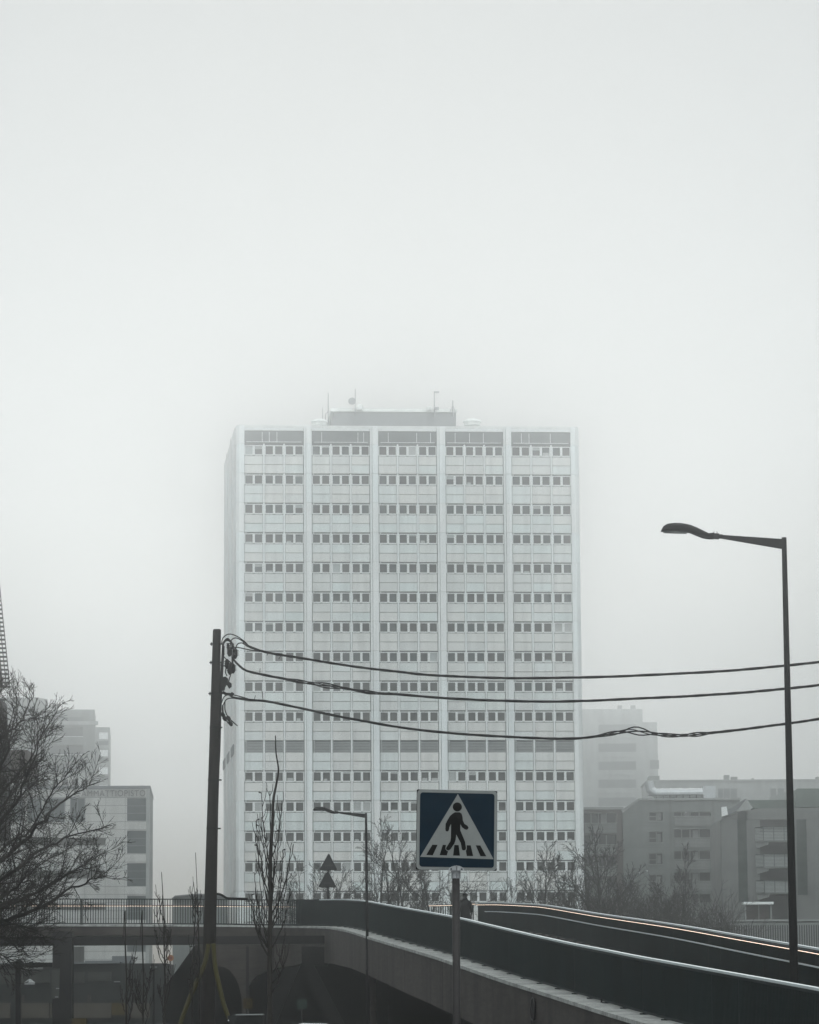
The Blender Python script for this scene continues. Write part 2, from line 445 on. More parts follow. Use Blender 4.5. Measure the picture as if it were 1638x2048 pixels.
dm.tube([(x, D - .9, z), (x, D - .8, z), (x, D - .6, z), (x + .1, D - .4, z)], [.42, .36, .2, .05], 20)
dm.tube([(x, D - .6, z), (x + .4, D - .4, z)], .05, 5); dm.build('satellite_dish', M['gear'], T.root)
for px, py, w_, h_ in ((638, 846, .95, .55), (943, 846, 1.1, .55), (719, 811, .42, .5), (857, 814, .4, .3)):
    vm = MB(); x, z = pt(px, 851 if py > 830 else 820)
    vm.lathe((x, D - .6, z - .1), [(w_ * .85, 0), (w_ * .85, h_ * .6), (w_, h_ * .65), (w_ * .95, h_), (w_ * .5, h_ * 1.3)], 12)
    vm.build('roof_vent', M['side'], T.root)

# ================================================================ footbridge
# near edge of the deck: fence foot (px, py, distance), a straight level part on the left and a ramp coming down to the right
near_px = [(-60, 1851, 158), (200, 1851, 158), (400, 1851.5, 158), (560, 1853, 157.5), (630, 1853.5, 155), (680, 1855, 149), (710, 1859, 142), (735, 1864.5, 135),
           (780, 1878, 124.5), (905, 1913, 105), (975, 1936, 96.5), (1055, 1962, 89), (1140, 1987.5, 83), (1215, 2010, 77), (1300, 2035, 71.5), (1638, 2128, 56), (2100, 2260, 43)]
near = [P(*p) for p in near_px]
near = resample(catmull(near, 10), .5)
far_top = [(957, 1804, 158), (1000, 1803.5, 151), (1060, 1806, 142), (1100, 1809.5, 136), (1200, 1825.5, 121), (1350, 1846.5, 103), (1500, 1871.5, 88), (1638, 1894.5, 78), (1900, 1940, 64), (2200, 1996, 52)]
far = [P(*p) - Vector((0, 0, 1.22)) for p in far_top]
far = resample(catmull(far, 10), .5)
back_px = [(-60, 1849, 166), (300, 1849, 166), (700, 1849.5, 168), (870, 1849.5, 169), (960, 1846, 168)]
back = resample(catmull([P(*p) for p in back_px], 8), .5)

def side(path, i):                                    # horizontal normal pointing to the left of the direction of travel
    a, b = path[max(i-1, 0)], path[min(i+1, len(path)-1)]
    t = (b - a); t.z = 0; t.normalize()
    return Vector((t.y, -t.x, 0))                     # travel is rightwards/towards us: outside of the near edge
BR = empty('footbridge', (near[60].x, near[60].y, 0), label='dark concrete footbridge curving into a ramp down to the right', cat='bridge')
BR['label'] = 'concrete footbridge with arched underside curving into a long ramp'
def bpart(mb, name, m, parent=BR, **k):
    o = mb.build(name, m, parent); o.matrix_parent_inverse = Matrix.Translation(-Vector(BR.location)) if parent == BR else Matrix(); return o

def strip(mb, path, offs, closed=True):               # sweep a section [(out, z)] along path
    n = len(mb.v); m = len(offs); k = len(path)
    for i, p in enumerate(path):
        nn = side(path, i)
        for o in offs:
            oo, zz = o(i) if callable(o) else o
            mb.v.append(tuple(p + nn * oo + Vector((0, 0, zz))))
    for i in range(k - 1):
        for j in range(m if closed else m - 1):
            a, b = n + i*m + j, n + i*m + (j+1) % m
            mb.f.append((a, b, b + m, a + m))
    if closed:
        mb.f.append(tuple(n + j for j in range(m))); mb.f.append(tuple(n + (k-1)*m + j for j in range(m-1, -1, -1)))

# underside profile of the edge wall, measured at its outer face
def pix(p):
    d = p - Vector((0, 0, CZ)); s_ = d.dot(fw); return 819 + F * d.dot(rt) / s_, 1024 - F * d.dot(up) / s_
prof = [(-400, 1871), (395, 1871), (402, 1905), (415, 1925), (430, 1932), (447, 1934), (460, 1941), (470, 1954), (478, 1972), (483, 2000), (485, 2046), (490, 2046), (491, 2000), (497, 1972), (512, 1952), (538, 1939), (562, 1935), (600, 1928), (640, 1926),
        (665, 1927.5), (700, 1936), (739, 1952), (800, 1981), (860, 2008), (925, 2038), (1000, 2072), (1100, 2112), (1300, 2180), (2100, 2400)]
def prof_y(x):
    for (a, b), (c, d) in zip(prof, prof[1:]):
        if a <= x <= c: return b + (d - b) * (x - a) / (c - a)
    return prof[-1][1]
OUT = .58
fine = resample(near, .06)
ds = MB()
def zlow(i):
    p = fine[i] + side(fine, i) * OUT
    x, y = pix(p); q = P(x, prof_y(x), p.y)
    return max(min(q.z - fine[i].z, -.38), -fine[i].z - .3)
zl = [zlow(i) for i in range(len(fine))]
strip(ds, fine, [(OUT, -.06), lambda i: (OUT, zl[i]), lambda i: (OUT - .4, zl[i]), (OUT - .4, -.06)])
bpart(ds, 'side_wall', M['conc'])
cp = MB(); cuts = [0, 28, 52, 82, 100, 118, 140, 175, len(near) - 1]
for a, b in zip(cuts, cuts[1:]):                      # coping in cast lengths with open joints
    seg = near[a:b + 1]
    if b < len(near) - 1: seg = seg[:-1] + [seg[-2].lerp(seg[-1], .85)]
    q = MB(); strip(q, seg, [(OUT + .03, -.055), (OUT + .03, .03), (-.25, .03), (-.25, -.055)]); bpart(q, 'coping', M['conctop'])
gj = MB()                                             # construction joints down the side wall
for ci in (28, 52, 82, 118, 140, 175):
    v = near[ci]; i_ = min(range(len(fine)), key=lambda i: (fine[i] - v).length); n_ = side(fine, i_); t_ = Vector((-n_.y, n_.x, 0)) * .022
    c0 = fine[i_] + n_ * (OUT - .02); z0_, z1_ = zl[i_] + .02, -.07
    gj.hexa([c0 - t_ + Vector((0, 0, z0_)), c0 + t_ + Vector((0, 0, z0_)), c0 + t_ + n_ * .024 + Vector((0, 0, z0_)), c0 - t_ + n_ * .024 + Vector((0, 0, z0_))],
            [c0 - t_ + Vector((0, 0, z1_)), c0 + t_ + Vector((0, 0, z1_)), c0 + t_ + n_ * .024 + Vector((0, 0, z1_)), c0 - t_ + n_ * .024 + Vector((0, 0, z1_))])
    bpart(gj, 'wall_joint', M['concdark']); gj = MB()
# deck surface between the near edge and the far/back edges
def closest(p, path): return min(path, key=lambda q: (q - p).length)
dk = MB(); allfar = back[:-4] + far
na = len(near); fa = len(far); 
i0 = min(range(na), key=lambda i: abs(near[i].y - 150) + (0 if near[i].x > -4.4 else 50))
# level part
zdk = near[10].z
xs = [near[0].x, far[0].x + .2]
dk.box(near[0].x, far[0].x + .2, 157.6, 169.5, zdk - .40, zdk - .02)
bpart(dk, 'deck', M['conc'])
rp_ = MB(); k = 80
nl = [near[int(i0 + (na - 1 - i0) * i / k)] for i in range(k + 1)]; fl = [far[int((fa - 1) * i / k)] for i in range(k + 1)]
for a, b, c, d in zip(nl, nl[1:], fl, fl[1:]):
    z = Vector((0, 0, -.025)); z2 = Vector((0, 0, -.62)); o = Vector((.0, .1, 0)); e = Vector((.45, .3, 0))
    rp_.hexa([a + z2 + o, b + z2 + o, d + z2 + e, c + z2 + e], [a + z + o, b + z + o, d + z + e, c + z + e])
bpart(rp_, 'ramp_deck', M['conc'])
fc = MB(); strip(fc, far, [(.05, .03), (.05, -.6), (-.5, -.6), (-.5, .03)]); bpart(fc, 'far_coping', M['conc'])
# black wall added under the ramp to stand in for the shade there
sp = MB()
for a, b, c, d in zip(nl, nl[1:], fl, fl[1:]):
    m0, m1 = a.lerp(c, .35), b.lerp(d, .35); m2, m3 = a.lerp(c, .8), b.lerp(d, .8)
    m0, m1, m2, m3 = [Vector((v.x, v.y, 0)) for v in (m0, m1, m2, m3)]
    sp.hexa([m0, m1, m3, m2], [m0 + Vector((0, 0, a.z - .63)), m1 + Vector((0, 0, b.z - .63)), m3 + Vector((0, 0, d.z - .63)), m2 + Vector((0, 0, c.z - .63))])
bpart(sp, 'added_shade_wall', M['concdark'])
ab = MB(); xl = P(331, 1980, 164).x  # black block added behind the arches, filling in their shade
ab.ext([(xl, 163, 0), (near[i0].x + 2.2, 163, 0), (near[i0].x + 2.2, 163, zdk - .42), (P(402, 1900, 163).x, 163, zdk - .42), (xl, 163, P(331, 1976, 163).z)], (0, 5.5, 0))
bpart(ab, 'added_shade_block', M['concdark'])
pp = MB(); x = P(487, 2000, 159).x; pp.tube([(P(747, 2050, 133).x, 133, 0), (P(747, 1965, 133).x, 133, P(747, 1950, 133).z)], .13, 8)
bpart(pp, 'column', M['conc'])
dr = MB(); a = P(749, 1880, 131.2); dr.bar(a, P(750, 1966, 131.2), .16, .1); bpart(dr, 'drain_pipe', M['steel'])
# round plaque on the ramp wall
pq = MB(); i = min(range(na), key=lambda i: abs(pix(near[i] + side(near, i) * OUT)[0] - 1070)); c = near[i] + side(near, i) * (OUT + .03); c.z = P(1070, 2018, c.y).z
nn = side(near, i)
def ring(mb, r0, r1, off, n=24):
    tv = Vector((-nn.y, nn.x, 0))
    for k_ in range(n):
        a0, a1 = 2*math.pi*k_/n, 2*math.pi*(k_+1)/n
        f_ = lambda a, r: c + nn * off + tv * (math.cos(a) * r) + Vector((0, 0, math.sin(a) * r))
        mb.hexa([f_(a0, r0), f_(a0, r1), f_(a1, r1), f_(a1, r0)], [f_(a0, r0) + nn*.02, f_(a0, r1) + nn*.02, f_(a1, r1) + nn*.02, f_(a1, r0) + nn*.02])
ring(pq, .0001, .27, 0); pq_o = bpart(pq, 'round_plaque', M['steel'])
pr = MB(); ring(pr, .25, .28, .02); o = pr.build('plaque_rim', M['greypost'], pq_o)

# ---- railings
def railing(name, path, label, group, lit=None, thin=False, bars=True, posts=3.0, inner=-1, hgt=1.2, cap=True):
    r = empty(name, (path[len(path)//2].x, path[len(path)//2].y, path[len(path)//2].z), label=label, cat='railing', group=group)
    inv = -Vector(r.location)
    def rp2(mb, nm, m, parent=r):
        o = mb.build(nm, m, parent)
        if parent == r: o.matrix_parent_inverse = Matrix.Translation(inv)
        return o
    b = MB()
    for p_, q_ in zip(resample(path, .115), resample(path, .115)[1:]):
        t = (q_ - p_); t.z = 0; t.normalize(); n_ = Vector((t.y, -t.x, 0)); w2 = .016; d2 = .03
        c4 = [p_ - t*w2 - n_*d2, p_ + t*w2 - n_*d2, p_ + t*w2 + n_*d2, p_ - t*w2 + n_*d2]
        b.hexa([v + Vector((0, 0, .09)) for v in c4], [v + Vector((0, 0, hgt - .03)) for v in c4])
    rp2(b, 'bars', M['rail'])
    for nm, z0, z1, w2, m in (('top_rail', hgt - .045, hgt, .05, 'rail' if not cap else 'railtop'), ('bottom_rail', .06, .11, .03, 'rail')):
        s_ = MB(); strip(s_, path, [(w2, z0), (w2, z1), (-w2, z1), (-w2, z0)]); rp2(s_, nm, M[m])
    if cap:
        s_ = MB(); strip(s_, path, [(.04, hgt - .10), (.04, hgt - .047), (-.04, hgt - .047), (-.04, hgt - .10)]); rp2(s_, 'under_rail', M['rail'])
    for p_ in resample(path, posts):
        q = MB(); q.bar(p_ + Vector((0, 0, -.0)), p_ + Vector((0, 0, hgt - .05)), .05, .07)
        q.box(p_.x - .09, p_.x + .09, p_.y - .09, p_.y + .09, p_.z + .03, p_.z + .055); rp2(q, 'post', M['rail'])
    if lit:
        for (i0_, i1_, z) in lit:
            s_ = MB(); seg = path[i0_:i1_]; strip(s_, seg, [(inner*.10 - .02, z - .02), (inner*.10 - .02, z + .02), (inner*.10 + .02, z + .02), (inner*.10 + .02, z - .02)])
            ho = rp2(s_, 'handrail', M['rail'])
            s_ = MB(); strip(s_, seg, [(inner*.10 - .016, z - .034), (inner*.10 - .016, z - .021), (inner*.10 + .016, z - .021), (inner*.10 + .016, z - .034)])
            s_.build('light_strip', M['led'], ho)
    if thin:
        s_ = MB(); strip(s_, path[6:], [(.09, .78), (.09, .81), (.13, .81), (.13, .78)]); rp2(s_, 'low_handrail', M['railtop'])
    return r
isplit = min(range(na), key=lambda i: abs(pix(near[i])[0] - 640))
railing('bridge_railing', near[:isplit + 1], 'dark barred railing along the level left stretch of the footbridge', 'dark barred railings of the footbridge', lit=[(0, isplit, .90)], cap=False, posts=5.0)
railing('bridge_railing', near[isplit:], 'long dark railing on the near edge of the descending ramp', 'dark barred railings of the footbridge', posts=2.5)
railing('bridge_railing', far, 'railing with glowing strip on the far edge of the descending ramp', 'dark barred railings of the footbridge', thin=True, lit=[(0, len(far), 1.115)], inner=1, posts=2.5)
ib = min(range(len(back)), key=lambda i: abs(pix(back[i])[0] - 862))
railing('bridge_railing', back[ib:], 'short lit railing behind the walking person', 'dark barred railings of the footbridge', lit=[(0, len(back) - ib, .93)], inner=1, hgt=.92, cap=False, posts=2.0)

# small rack of four uneven rods on the coping
rk = MB()
for x, y0, y1 in ((1203, 1998, 2022), (1215, 1985, 2022), (1227, 1970, 2022), (1239, 1955, 2024)):
    a = P(x, y1, 77.5); rk.bar(a, P(x, y0, 77.5), .04, .04)
rk.bar(P(1199, 2023, 77.5), P(1246, 2024, 77.5), .03, .03)
rk.bar(P(1203, 2022, 77.5), P(1203, 2044, 77.5), .03, .03)
rk.build('rod_rack', M['steel'], label='small rack of four dark rods of rising height by the ramp edge', cat='rack')

# ================================================================ steel frame in front of the bridge
GY = 150
gf = empty('steel_frame', P(124, HY, GY) * 1, label='black steel frame with long beam and splayed legs before the footbridge', cat='steel frame')
gf.location.z = 0
def gp(mb, nm, m='steel', par=gf):
    o = mb.build(nm, M[m], par); o.matrix_parent_inverse = Matrix.Translation(-Vector(gf.location)); return o
def slab(x0, y0, x1, y1, Y=GY, t=.6):
    mb = MB(); a, b = P(x0, y1, Y), P(x1, y0, Y); mb.box(a.x, b.x, Y - t/2, Y + t/2, a.z, b.z); return mb
gp(slab(-70, 1871.5, 664, 1892.5, t=.9), 'beam')
m_ = slab(105, 1863, 143, 1871.4, t=1.0); 
def poly(mb, pts, Y, t): mb.ext([P(x, y, Y - t/2) for x, y in pts], (0, t, 0))
m_ = MB(); poly(m_, [(105, 1937), (105, 1863), (144, 1863), (143, 2080), (105, 2080), (105, 1998), (118, 1996), (120, 1937)], GY - .5, .9); gp(m_, 'column')
m_ = MB(); poly(m_, [(603, 1893), (660, 1893), (655, 1932), (604, 1930)], GY, .7); gp(m_, 'column')
m_ = MB(); poly(m_, [(601, 1926), (626, 1928), (692, 2055), (664, 2070)], GY, .5); gp(m_, 'leg')
m_ = MB(); poly(m_, [(575, 1935), (600, 1930), (546, 2060), (520, 2060)], GY, .5); gp(m_, 'leg')
m_ = slab(492, 1893, 498, 2075, t=.1); gp(m_, 'tie_rod')

bp_ = MB(); poly(bp_, [(31, 2075), (31, 1921), (41, 1919), (49, 1927), (49, 1934), (41, 1934), (41, 2075)], 120, .25)
po = bp_.build('barrier_post', M['steel'], label='thick black post with pale rounded cap at the lower left', cat='post')
c_ = MB(); a = P(36, 1919.5, 120); c_.lathe((a.x, 120, a.z), [(.085, -.01), (.085, .02), (.05, .05), (.001, .06)], 12); c_.build('cap', M['lampw'], po)
c_ = MB(); poly(c_, [(49.2, 1925), (58, 1925), (58, 1923), (66, 1923), (66, 1925), (104, 1925), (104, 1934.5), (66, 1934.5), (66, 1936), (58, 1936), (58, 1934.5), (49.2, 1934.5)], 120, .15); c_.build('crossbar', M['steel'], po)

# ================================================================ utility pole
UY = 85
top, bot = P(434, 1261, UY), P(412, 2075, UY)
bot.z = 0
up_ = empty('utility_pole', bot, label='leaning dark wooden utility pole carrying the three cables', cat='pole')
def upp(mb, nm, m='steel', par=up_, sm=False):
    o = mb.build(nm, M[m], par, smooth=sm)
    if par == up_: o.matrix_parent_inverse = Matrix.Translation(-Vector(up_.location))
    return o
q = MB(); n = 14
q.tube([bot.lerp(top, i / n) for i in range(n + 1)] + [top + Vector((0, 0, .03))], [.185 - .085 * i / n for i in range(n + 1)] + [.085], 16); upp(q, 'shaft', 'wood', sm=False)
pk = lambda x, y, d=0: P(x, y, UY + d)
def at_pole(py, side_=0):                             # point on the pole's skin at image row py
    t = (pk(434, 1261).z - pk(434, py).z) / (top.z - 0.0); t = max(0, min(1, t)); c = top.lerp(bot, t); r = .10 + .085 * t
    return c + Vector((side_ * r, 0, 0)), r
q = MB(); pts = [pk(447, 1310), pk(446, 1290), pk(449, 1283), pk(454, 1280), pk(460, 1282), pk(465, 1290), pk(468, 1303)]
q.tube(catmull(pts, 4), .028, 6); upp(q, 'cable_hood', sm=True)
q = MB(); q.tube(catmull([pk(446.5, 1292), pk(444, 1340), pk(441, 1400), pk(440, 1430), pk(438, 1500), pk(436, 1540), pk(433, 1640), pk(432, 1700), pk(430.5, 1760), pk(431, 1800), pk(428.5, 1850), pk(424, 1880)], 6), .035, 6); upp(q, 'conduit', sm=True)
for y in (1288, 1325, 1387, 1455, 1560, 1657):         # straps and bolts
    c, r = at_pole(y); q = MB(); 
    if y < 1400:
        q.tube([c - Vector((r + .06, 0, 0)), c + Vector((r + .08, 0, 0))], .018, 6); q.tube([c - Vector((r + .035, 0, 0)), c - Vector((r + .01, 0, 0))], .045, 6)
    q.tube([c - Vector((0, 0, .02)), c + Vector((0, 0, .02))], r + .008, 14)
    if y > 1440: q.bar(c, c + Vector((r + .07, 0, 0)), .035)
    upp(q, 'strap')
def clampset(x, y, s=1.0):
    q = MB(); 
    q.tube([pk(x, y - 9*s), pk(x, y - 6*s), pk(x, y + 5*s), pk(x, y + 9*s)], [.02, .05*s, .05*s, .025], 8)
    for k_ in (-5, -1, 3): q.bar(pk(x - 5*s, y + k_), pk(x + 6*s, y + k_), .02)
    upp(q, 'insulator', sm=False)
for x, y, s in ((459, 1303, 1.1), (470, 1307, 1.2), (454, 1328, 1.1), (460, 1338, 1.3), (466, 1337, 1.1), (456, 1292, .6), (465, 1293, .6)): clampset(x, y, s)
q = MB(); poly(q, [(440, 1372), (441, 1362), (445, 1354), (451, 1353), (456, 1357), (455, 1366), (450, 1374), (449, 1380), (442, 1382)], UY, .14); upp(q, 'junction_box')
q = MB(); poly(q, [(453, 1369), (457, 1362), (463, 1367), (463, 1373), (458, 1377)], UY, .1); upp(q, 'clamp')
q = MB(); q.tube([pk(445, 1384), pk(452, 1388), pk(466, 1389)], .035, 6); q.tube([pk(461, 1388), pk(466, 1391)], .06, 6); upp(q, 'clamp')
jumpers = [
 [(443, 1288), (446, 1276), (455, 1269), (465, 1269), (478, 1275), (490, 1284), (500, 1293), (520, 1302)],
 [(446, 1292), (450, 1280), (456, 1277), (462, 1284), (466, 1300), (466, 1318)],
 [(460, 1300), (462, 1282), (470, 1276), (480, 1279), (496, 1290), (512, 1300)],
 [(470, 1312), (473, 1292), (480, 1286), (490, 1288), (510, 1299)],
 [(458, 1296), (475, 1295), (495, 1299), (520, 1303)],
 [(444, 1310), (452, 1318), (462, 1326), (468, 1330)], [(441, 1330), (449, 1332), (456, 1338), (462, 1342)],
 [(452, 1336), (451, 1345), (454, 1352)], [(461, 1342), (461, 1350), (459, 1356), (457, 1364)],
 [(466, 1300), (466, 1320), (465, 1338)], [(463, 1300), (464, 1320), (464, 1338)],
 [(443, 1406), (449, 1393), (460, 1389), (480, 1393), (500, 1399)], [(446, 1411), (453, 1399), (466, 1396), (484, 1398)],
 [(445, 1410), (445, 1424), (452, 1435), (460, 1446), (462, 1452)], [(450, 1402), (450, 1420), (456, 1434), (466, 1444), (475, 1452)], [(446, 1412), (447, 1430), (452, 1440), (458, 1448)],
]
for j in jumpers:
    q = MB(); q.tube(catmull([pk(x, y, random.uniform(-.1, .1)) for x, y in j], 6), .0145, 5); upp(q, 'jumper_wire', sm=True)
for x, y in ((446, 1430), (449, 1437), (457, 1437), (461, 1447)):
    q = MB(); a, b = pk(x - 3, y - 5), pk(x + 3, y + 5); q.tube([a, a.lerp(b, .3), a.lerp(b, .7), b], [.02, .05, .05, .02], 7); upp(q, 'cable_clamp')
q = MB(); q.tube(catmull([pk(429, 1788), pk(437, 1788), pk(445, 1791), pk(453, 1796), pk(465, 1797), pk(480, 1797.5), pk(495, 1798)], 5), [.028] * 31, 6); upp(q, 'stub_arm')

def span(pts, label, seed):
    rr = random.Random(seed); m_ = MB()
    base = catmull([P(x, y, Y) for x, y, Y in pts], 14); base = resample(base, .12)
    n = len(base)
    for s_ in range(4):
        ph_ = s_ * math.pi / 2; path = []
        r_ = .0165 if s_ < 3 else .012; acc = 0
        for i, p_ in enumerate(base):
            w = i / n
            acc += .12 * (2 * math.pi / 1.9) * (1 + .35 * math.sin(i * .045 + seed))
            loose = .017
            for c_, wd, am in bulges.get(seed, []): loose += am * math.exp(-((p_.x - c_) / wd) ** 2) * (1 if s_ in (0, 2) else .25)
            path.append(p_ + Vector((.0, math.cos(acc + ph_), math.sin(acc + ph_))) * loose)
        m_.tube(path, r_, 5)
    for px_, dy in ties.get(seed, []):
        i = min(range(n), key=lambda i: abs(pix(base[i])[0] - px_)); a = base[i]; m_.bar(a, a + Vector((dy[0], 0, dy[1])), .014)
    m_.build('overhead_cable', M['steel'], smooth=True, label=label, cat='cable', group='twisted overhead cables')
bulges = {2: [(P(640, 1370, 85).x, .55, .045), (P(745, 1385, 85).x, .3, .02)], 3: [(P(1265, 1460, 82).x, .55, .075), (P(1370, 1470, 82).x, .4, .03)]}
ties = {1: [(538, (-.02, -.07)), (566, (-.06, -.10))], 2: [(518, (.01, .14))], 3: [(505, (.03, .12)), (522, (-.03, .24))]}
def yy(x): return 85 - 6 * (x - 440) / 1200
span([(x, y, yy(x)) for x, y in [(486, 1286), (500, 1294), (540, 1306), (620, 1319), (700, 1332), (800, 1344), (860, 1350), (1000, 1356), (1160, 1355), (1300, 1350), (1400, 1345), (1500, 1338), (1638, 1324), (1850, 1296), (2200, 1235)]], 'topmost of the three twisted overhead cables', 1)
span([(x, y, yy(x)) for x, y in [(466, 1318), (474, 1327), (490, 1340), (520, 1348), (570, 1358), (620, 1366), (680, 1375), (740, 1385), (800, 1389), (900, 1397), (1060, 1403), (1160, 1402), (1300, 1396), (1400, 1391), (1500, 1384), (1638, 1370), (1850, 1340), (2200, 1275)]], 'middle one of the three twisted overhead cables', 2)
span([(x, y, yy(x)) for x, y in [(464, 1395), (500, 1400), (530, 1402), (580, 1412), (640, 1425), (700, 1437), (830, 1459), (1000, 1473), (1150, 1477), (1230, 1466), (1265, 1461), (1310, 1468), (1360, 1471), (1450, 1463), (1638, 1438), (1850, 1400), (2200, 1325)]], 'lowest of the three twisted overhead cables', 3)

# yellow guy wire guards
for pts, lab in (([(417, 1888), (410, 1925), (394, 1963), (374, 2010), (355, 2065)], 'yellow tube guard on the left side of the wooden pole'),
                 ([(427, 1887), (430, 1930), (437, 1965), (448, 2010), (462, 2048)], 'yellow tube guard bending down right to the grey cabinet')):
    q = MB(); q.tube(catmull([P(x, y, 84.2) for x, y in pts], 6), .055, 10)
    q.build('guy_wire_guard', M['yellow'], smooth=True, label=lab, cat='guard', group='yellow guards on the pole stays')

# ================================================================ street lamps
def lamp(px, y_top, Y, x_bot, wt, wb, sc, label):
    a = P(px, y_top, Y); b = P(x_bot, 2048, Y); b = a + (b - a) * ((a.z - 0) / (a.z - b.z))
    r = empty('street_lamp', b, label=label, cat='street lamp', group='slender street lamps with curved heads')
    def k(mb, nm, m='steel', par=r, sm=False):
        o = mb.build(nm, M[m], par, smooth=sm)
        if par == r: o.matrix_parent_inverse = Matrix.Translation(-Vector(r.location))
        return o
    mpp = Y / F; q = MB(); n = 10
    q.tube([b.lerp(a, i / n) for i in range(n + 1)], [(wb + (wt - wb) * (i / n) ** .8) * mpp / 2 for i in range(n + 1)], 16); k(q, 'pole', sm=False)
    q = MB(); c = b.lerp(a, .93); q.tube([b, b + Vector((0, 0, .9))], wb * mpp * .75, 16); k(q, 'base_sleeve')
    f = lambda dx, dy: a + Vector((dx * mpp * sc, 0, -dy * mpp * sc))
    # tapered arm
    q = MB(); n0 = [f(2, 4), f(2, 24)]; n1 = [f(-128, -6), f(-128, 1)]; w0, w1 = Vector((0, .055 * sc * Y / 70, 0)), Vector((0, .03 * sc * Y / 70, 0))
    q.hexa([n0[1] - w0, n0[1] + w0, n1[1] + w1, n1[1] - w1], [n0[0] - w0, n0[0] + w0, n1[0] + w1, n1[0] - w1]); k(q, 'arm')
    # knuckle
    q = MB(); q.tube([f(-124, -3), f(-132, -3)], .045 * sc * Y / 70, 8); q.bar(f(-131, -3), f(-148, -4), .09 * sc * Y / 70, .11 * sc * Y / 70)
    for d_ in (-135, -141): q.bar(f(d_, -8), f(d_, -13), .012)
    k(q, 'knuckle')
    # curved head: sections (x, top, bottom, half width)
    sec = [(-142, -11, 3, .07), (-152, -10, 3, .10), (-164, -16, 1, .15), (-176, -22, -4, .17), (-190, -27.5, -10, .18), (-205, -30.5, -13, .18), (-220, -31.5, -13.5, .17), (-234, -30, -13.5, .16), (-243, -25, -13, .13), (-248, -16, -13, .09)]
    q = MB(); rings = []
    for x, t_, b_, w_ in sec:
        w_ *= sc * Y / 70; tt = Vector((0, 0, 0)); T_, B_ = f(x, t_), f(x, b_); mid = T_.lerp(B_, .5); h = (T_ - B_).length / 2; row = []
        for k_ in range(12):
            an = 2 * math.pi * k_ / 12; cz_ = math.sin(an); row.append(mid + Vector((0, math.cos(an) * w_, (cz_ if cz_ > 0 else max(cz_, -.999)) * h)))
        rings.append(row)
    n_ = len(q.v)
    for row in rings: q.v += [tuple(v) for v in row]
    for i in range(len(rings) - 1):
        for j in range(12):
            q.f.append((n_ + i*12 + j, n_ + i*12 + (j+1) % 12, n_ + (i+1)*12 + (j+1) % 12, n_ + (i+1)*12 + j))
    q.f.append(tuple(n_ + j for j in range(12))); q.f.append(tuple(n_ + (len(rings)-1)*12 + j for j in range(11, -1, -1)))
    h_ = k(q, 'lamp_head', sm=True)
    q = MB(); A, B_ = f(-196, -11.2), f(-243, -12.6); wv = Vector((0, .12 * sc * Y / 70, 0)); dz = Vector((0, 0, -.012))
    q.hexa([A - wv + dz, A + wv + dz, B_ + wv * .7 + dz, B_ - wv * .7 + dz], [A - wv, A + wv, B_ + wv * .7, B_ - wv * .7]); q.build('lens', M['glass2'], h_)
lamp(1568, 1075, 70, 1590.5, 10, 21, 1.0, 'tall black street lamp at the right, its curved head pointing left')
lamp(732, 1626, 127, 736, 4.6, 7.5, .427, 'smaller black street lamp standing before the bend of the footbridge')

# ================================================================ pedestrian crossing sign
SY = 28.0
TL, TR, BR_, BL = P(834.5, 1578.5, SY), P(995, 1582, SY + .12), P(994, 1742.6, SY + .12), P(832.5, 1739, SY)
pb = P(913, 2048, SY); pb.z = 0
cs = empty('crossing_sign', pb, label='square blue and white pedestrian crossing sign on a round post', cat='road sign')
ux = (TR - TL).normalized(); uz_ = (TL - BL).normalized(); un = ux.cross(uz_).normalized()
if un.y > 0: un = -un
W_, H_ = (TR - TL).length, (TL - BL).length
def sg(uu, vv, o=0.0): return TL + ux * (uu * W_) - uz_ * (vv * H_) + un * o       # uu, vv from 0 to 1, o towards the viewer
def rrect(m0, r, n=6):
    pts = []
    for cx, cy, a0 in ((1 - m0 - r, m0 + r, -90), (1 - m0 - r, 1 - m0 - r, 0), (m0 + r, 1 - m0 - r, 90), (m0 + r, m0 + r, 180)):
        for i in range(n + 1):
            a_ = R(a0 + 90 * i / n); pts.append((cx + r * math.cos(a_), cy + r * math.sin(a_)))
    return pts
def flat(pts, o0, th, nm, m, par):
    q = MB(); q.ext([sg(x, y, o0) for x, y in pts], un * th); o = q.build(nm, M[m], par)
    if par == cs: o.matrix_parent_inverse = Matrix.Translation(-Vector(cs.location))
    return o
flat([(.0, .0), (1, 0), (1, 1), (0, 1)][0:0] or rrect(.0, .012, 2), -.022, .016, 'backing_frame', 'steel', cs)
pl = flat(rrect(.0, .055), -.005, .005, 'sign_plate', 'signw', cs)
fld = flat(rrect(.037, .035), .0006, .001, 'blue_field', 'signb', pl)
flat([(.505, .048), (.958, .855), (.045, .842)], .002, .001, 'white_triangle', 'signw', pl)
def cap(a, b, ra, rb, n=8):
    a, b = Vector(a), Vector(b); d = b - a; an = math.atan2(d.y, d.x); pts = []
    for i in range(n + 1): t = an + math.pi/2 + math.pi * i / n; pts.append((a.x + ra * math.cos(t), a.y + ra * math.sin(t)))
    for i in range(n + 1): t = an - math.pi/2 + math.pi * i / n; pts.append((b.x + rb * math.cos(t), b.y + rb * math.sin(t)))
    return pts
q = MB(); lay = .0034
def addp(pts, o0, th=.0008): q.ext([sg(x, y, o0) for x, y in pts], un * th)
Z = lambda x, y: ((x - 228) / 1055.0, (y - 190) / 1062.0 - (x - 228) * .0226 / 1055)
addp([(Z(755, 426)[0] + .057 * math.cos(a_ * math.pi / 12), Z(755, 426)[1] + .057 * math.sin(a_ * math.pi / 12)) for a_ in range(24)], lay)
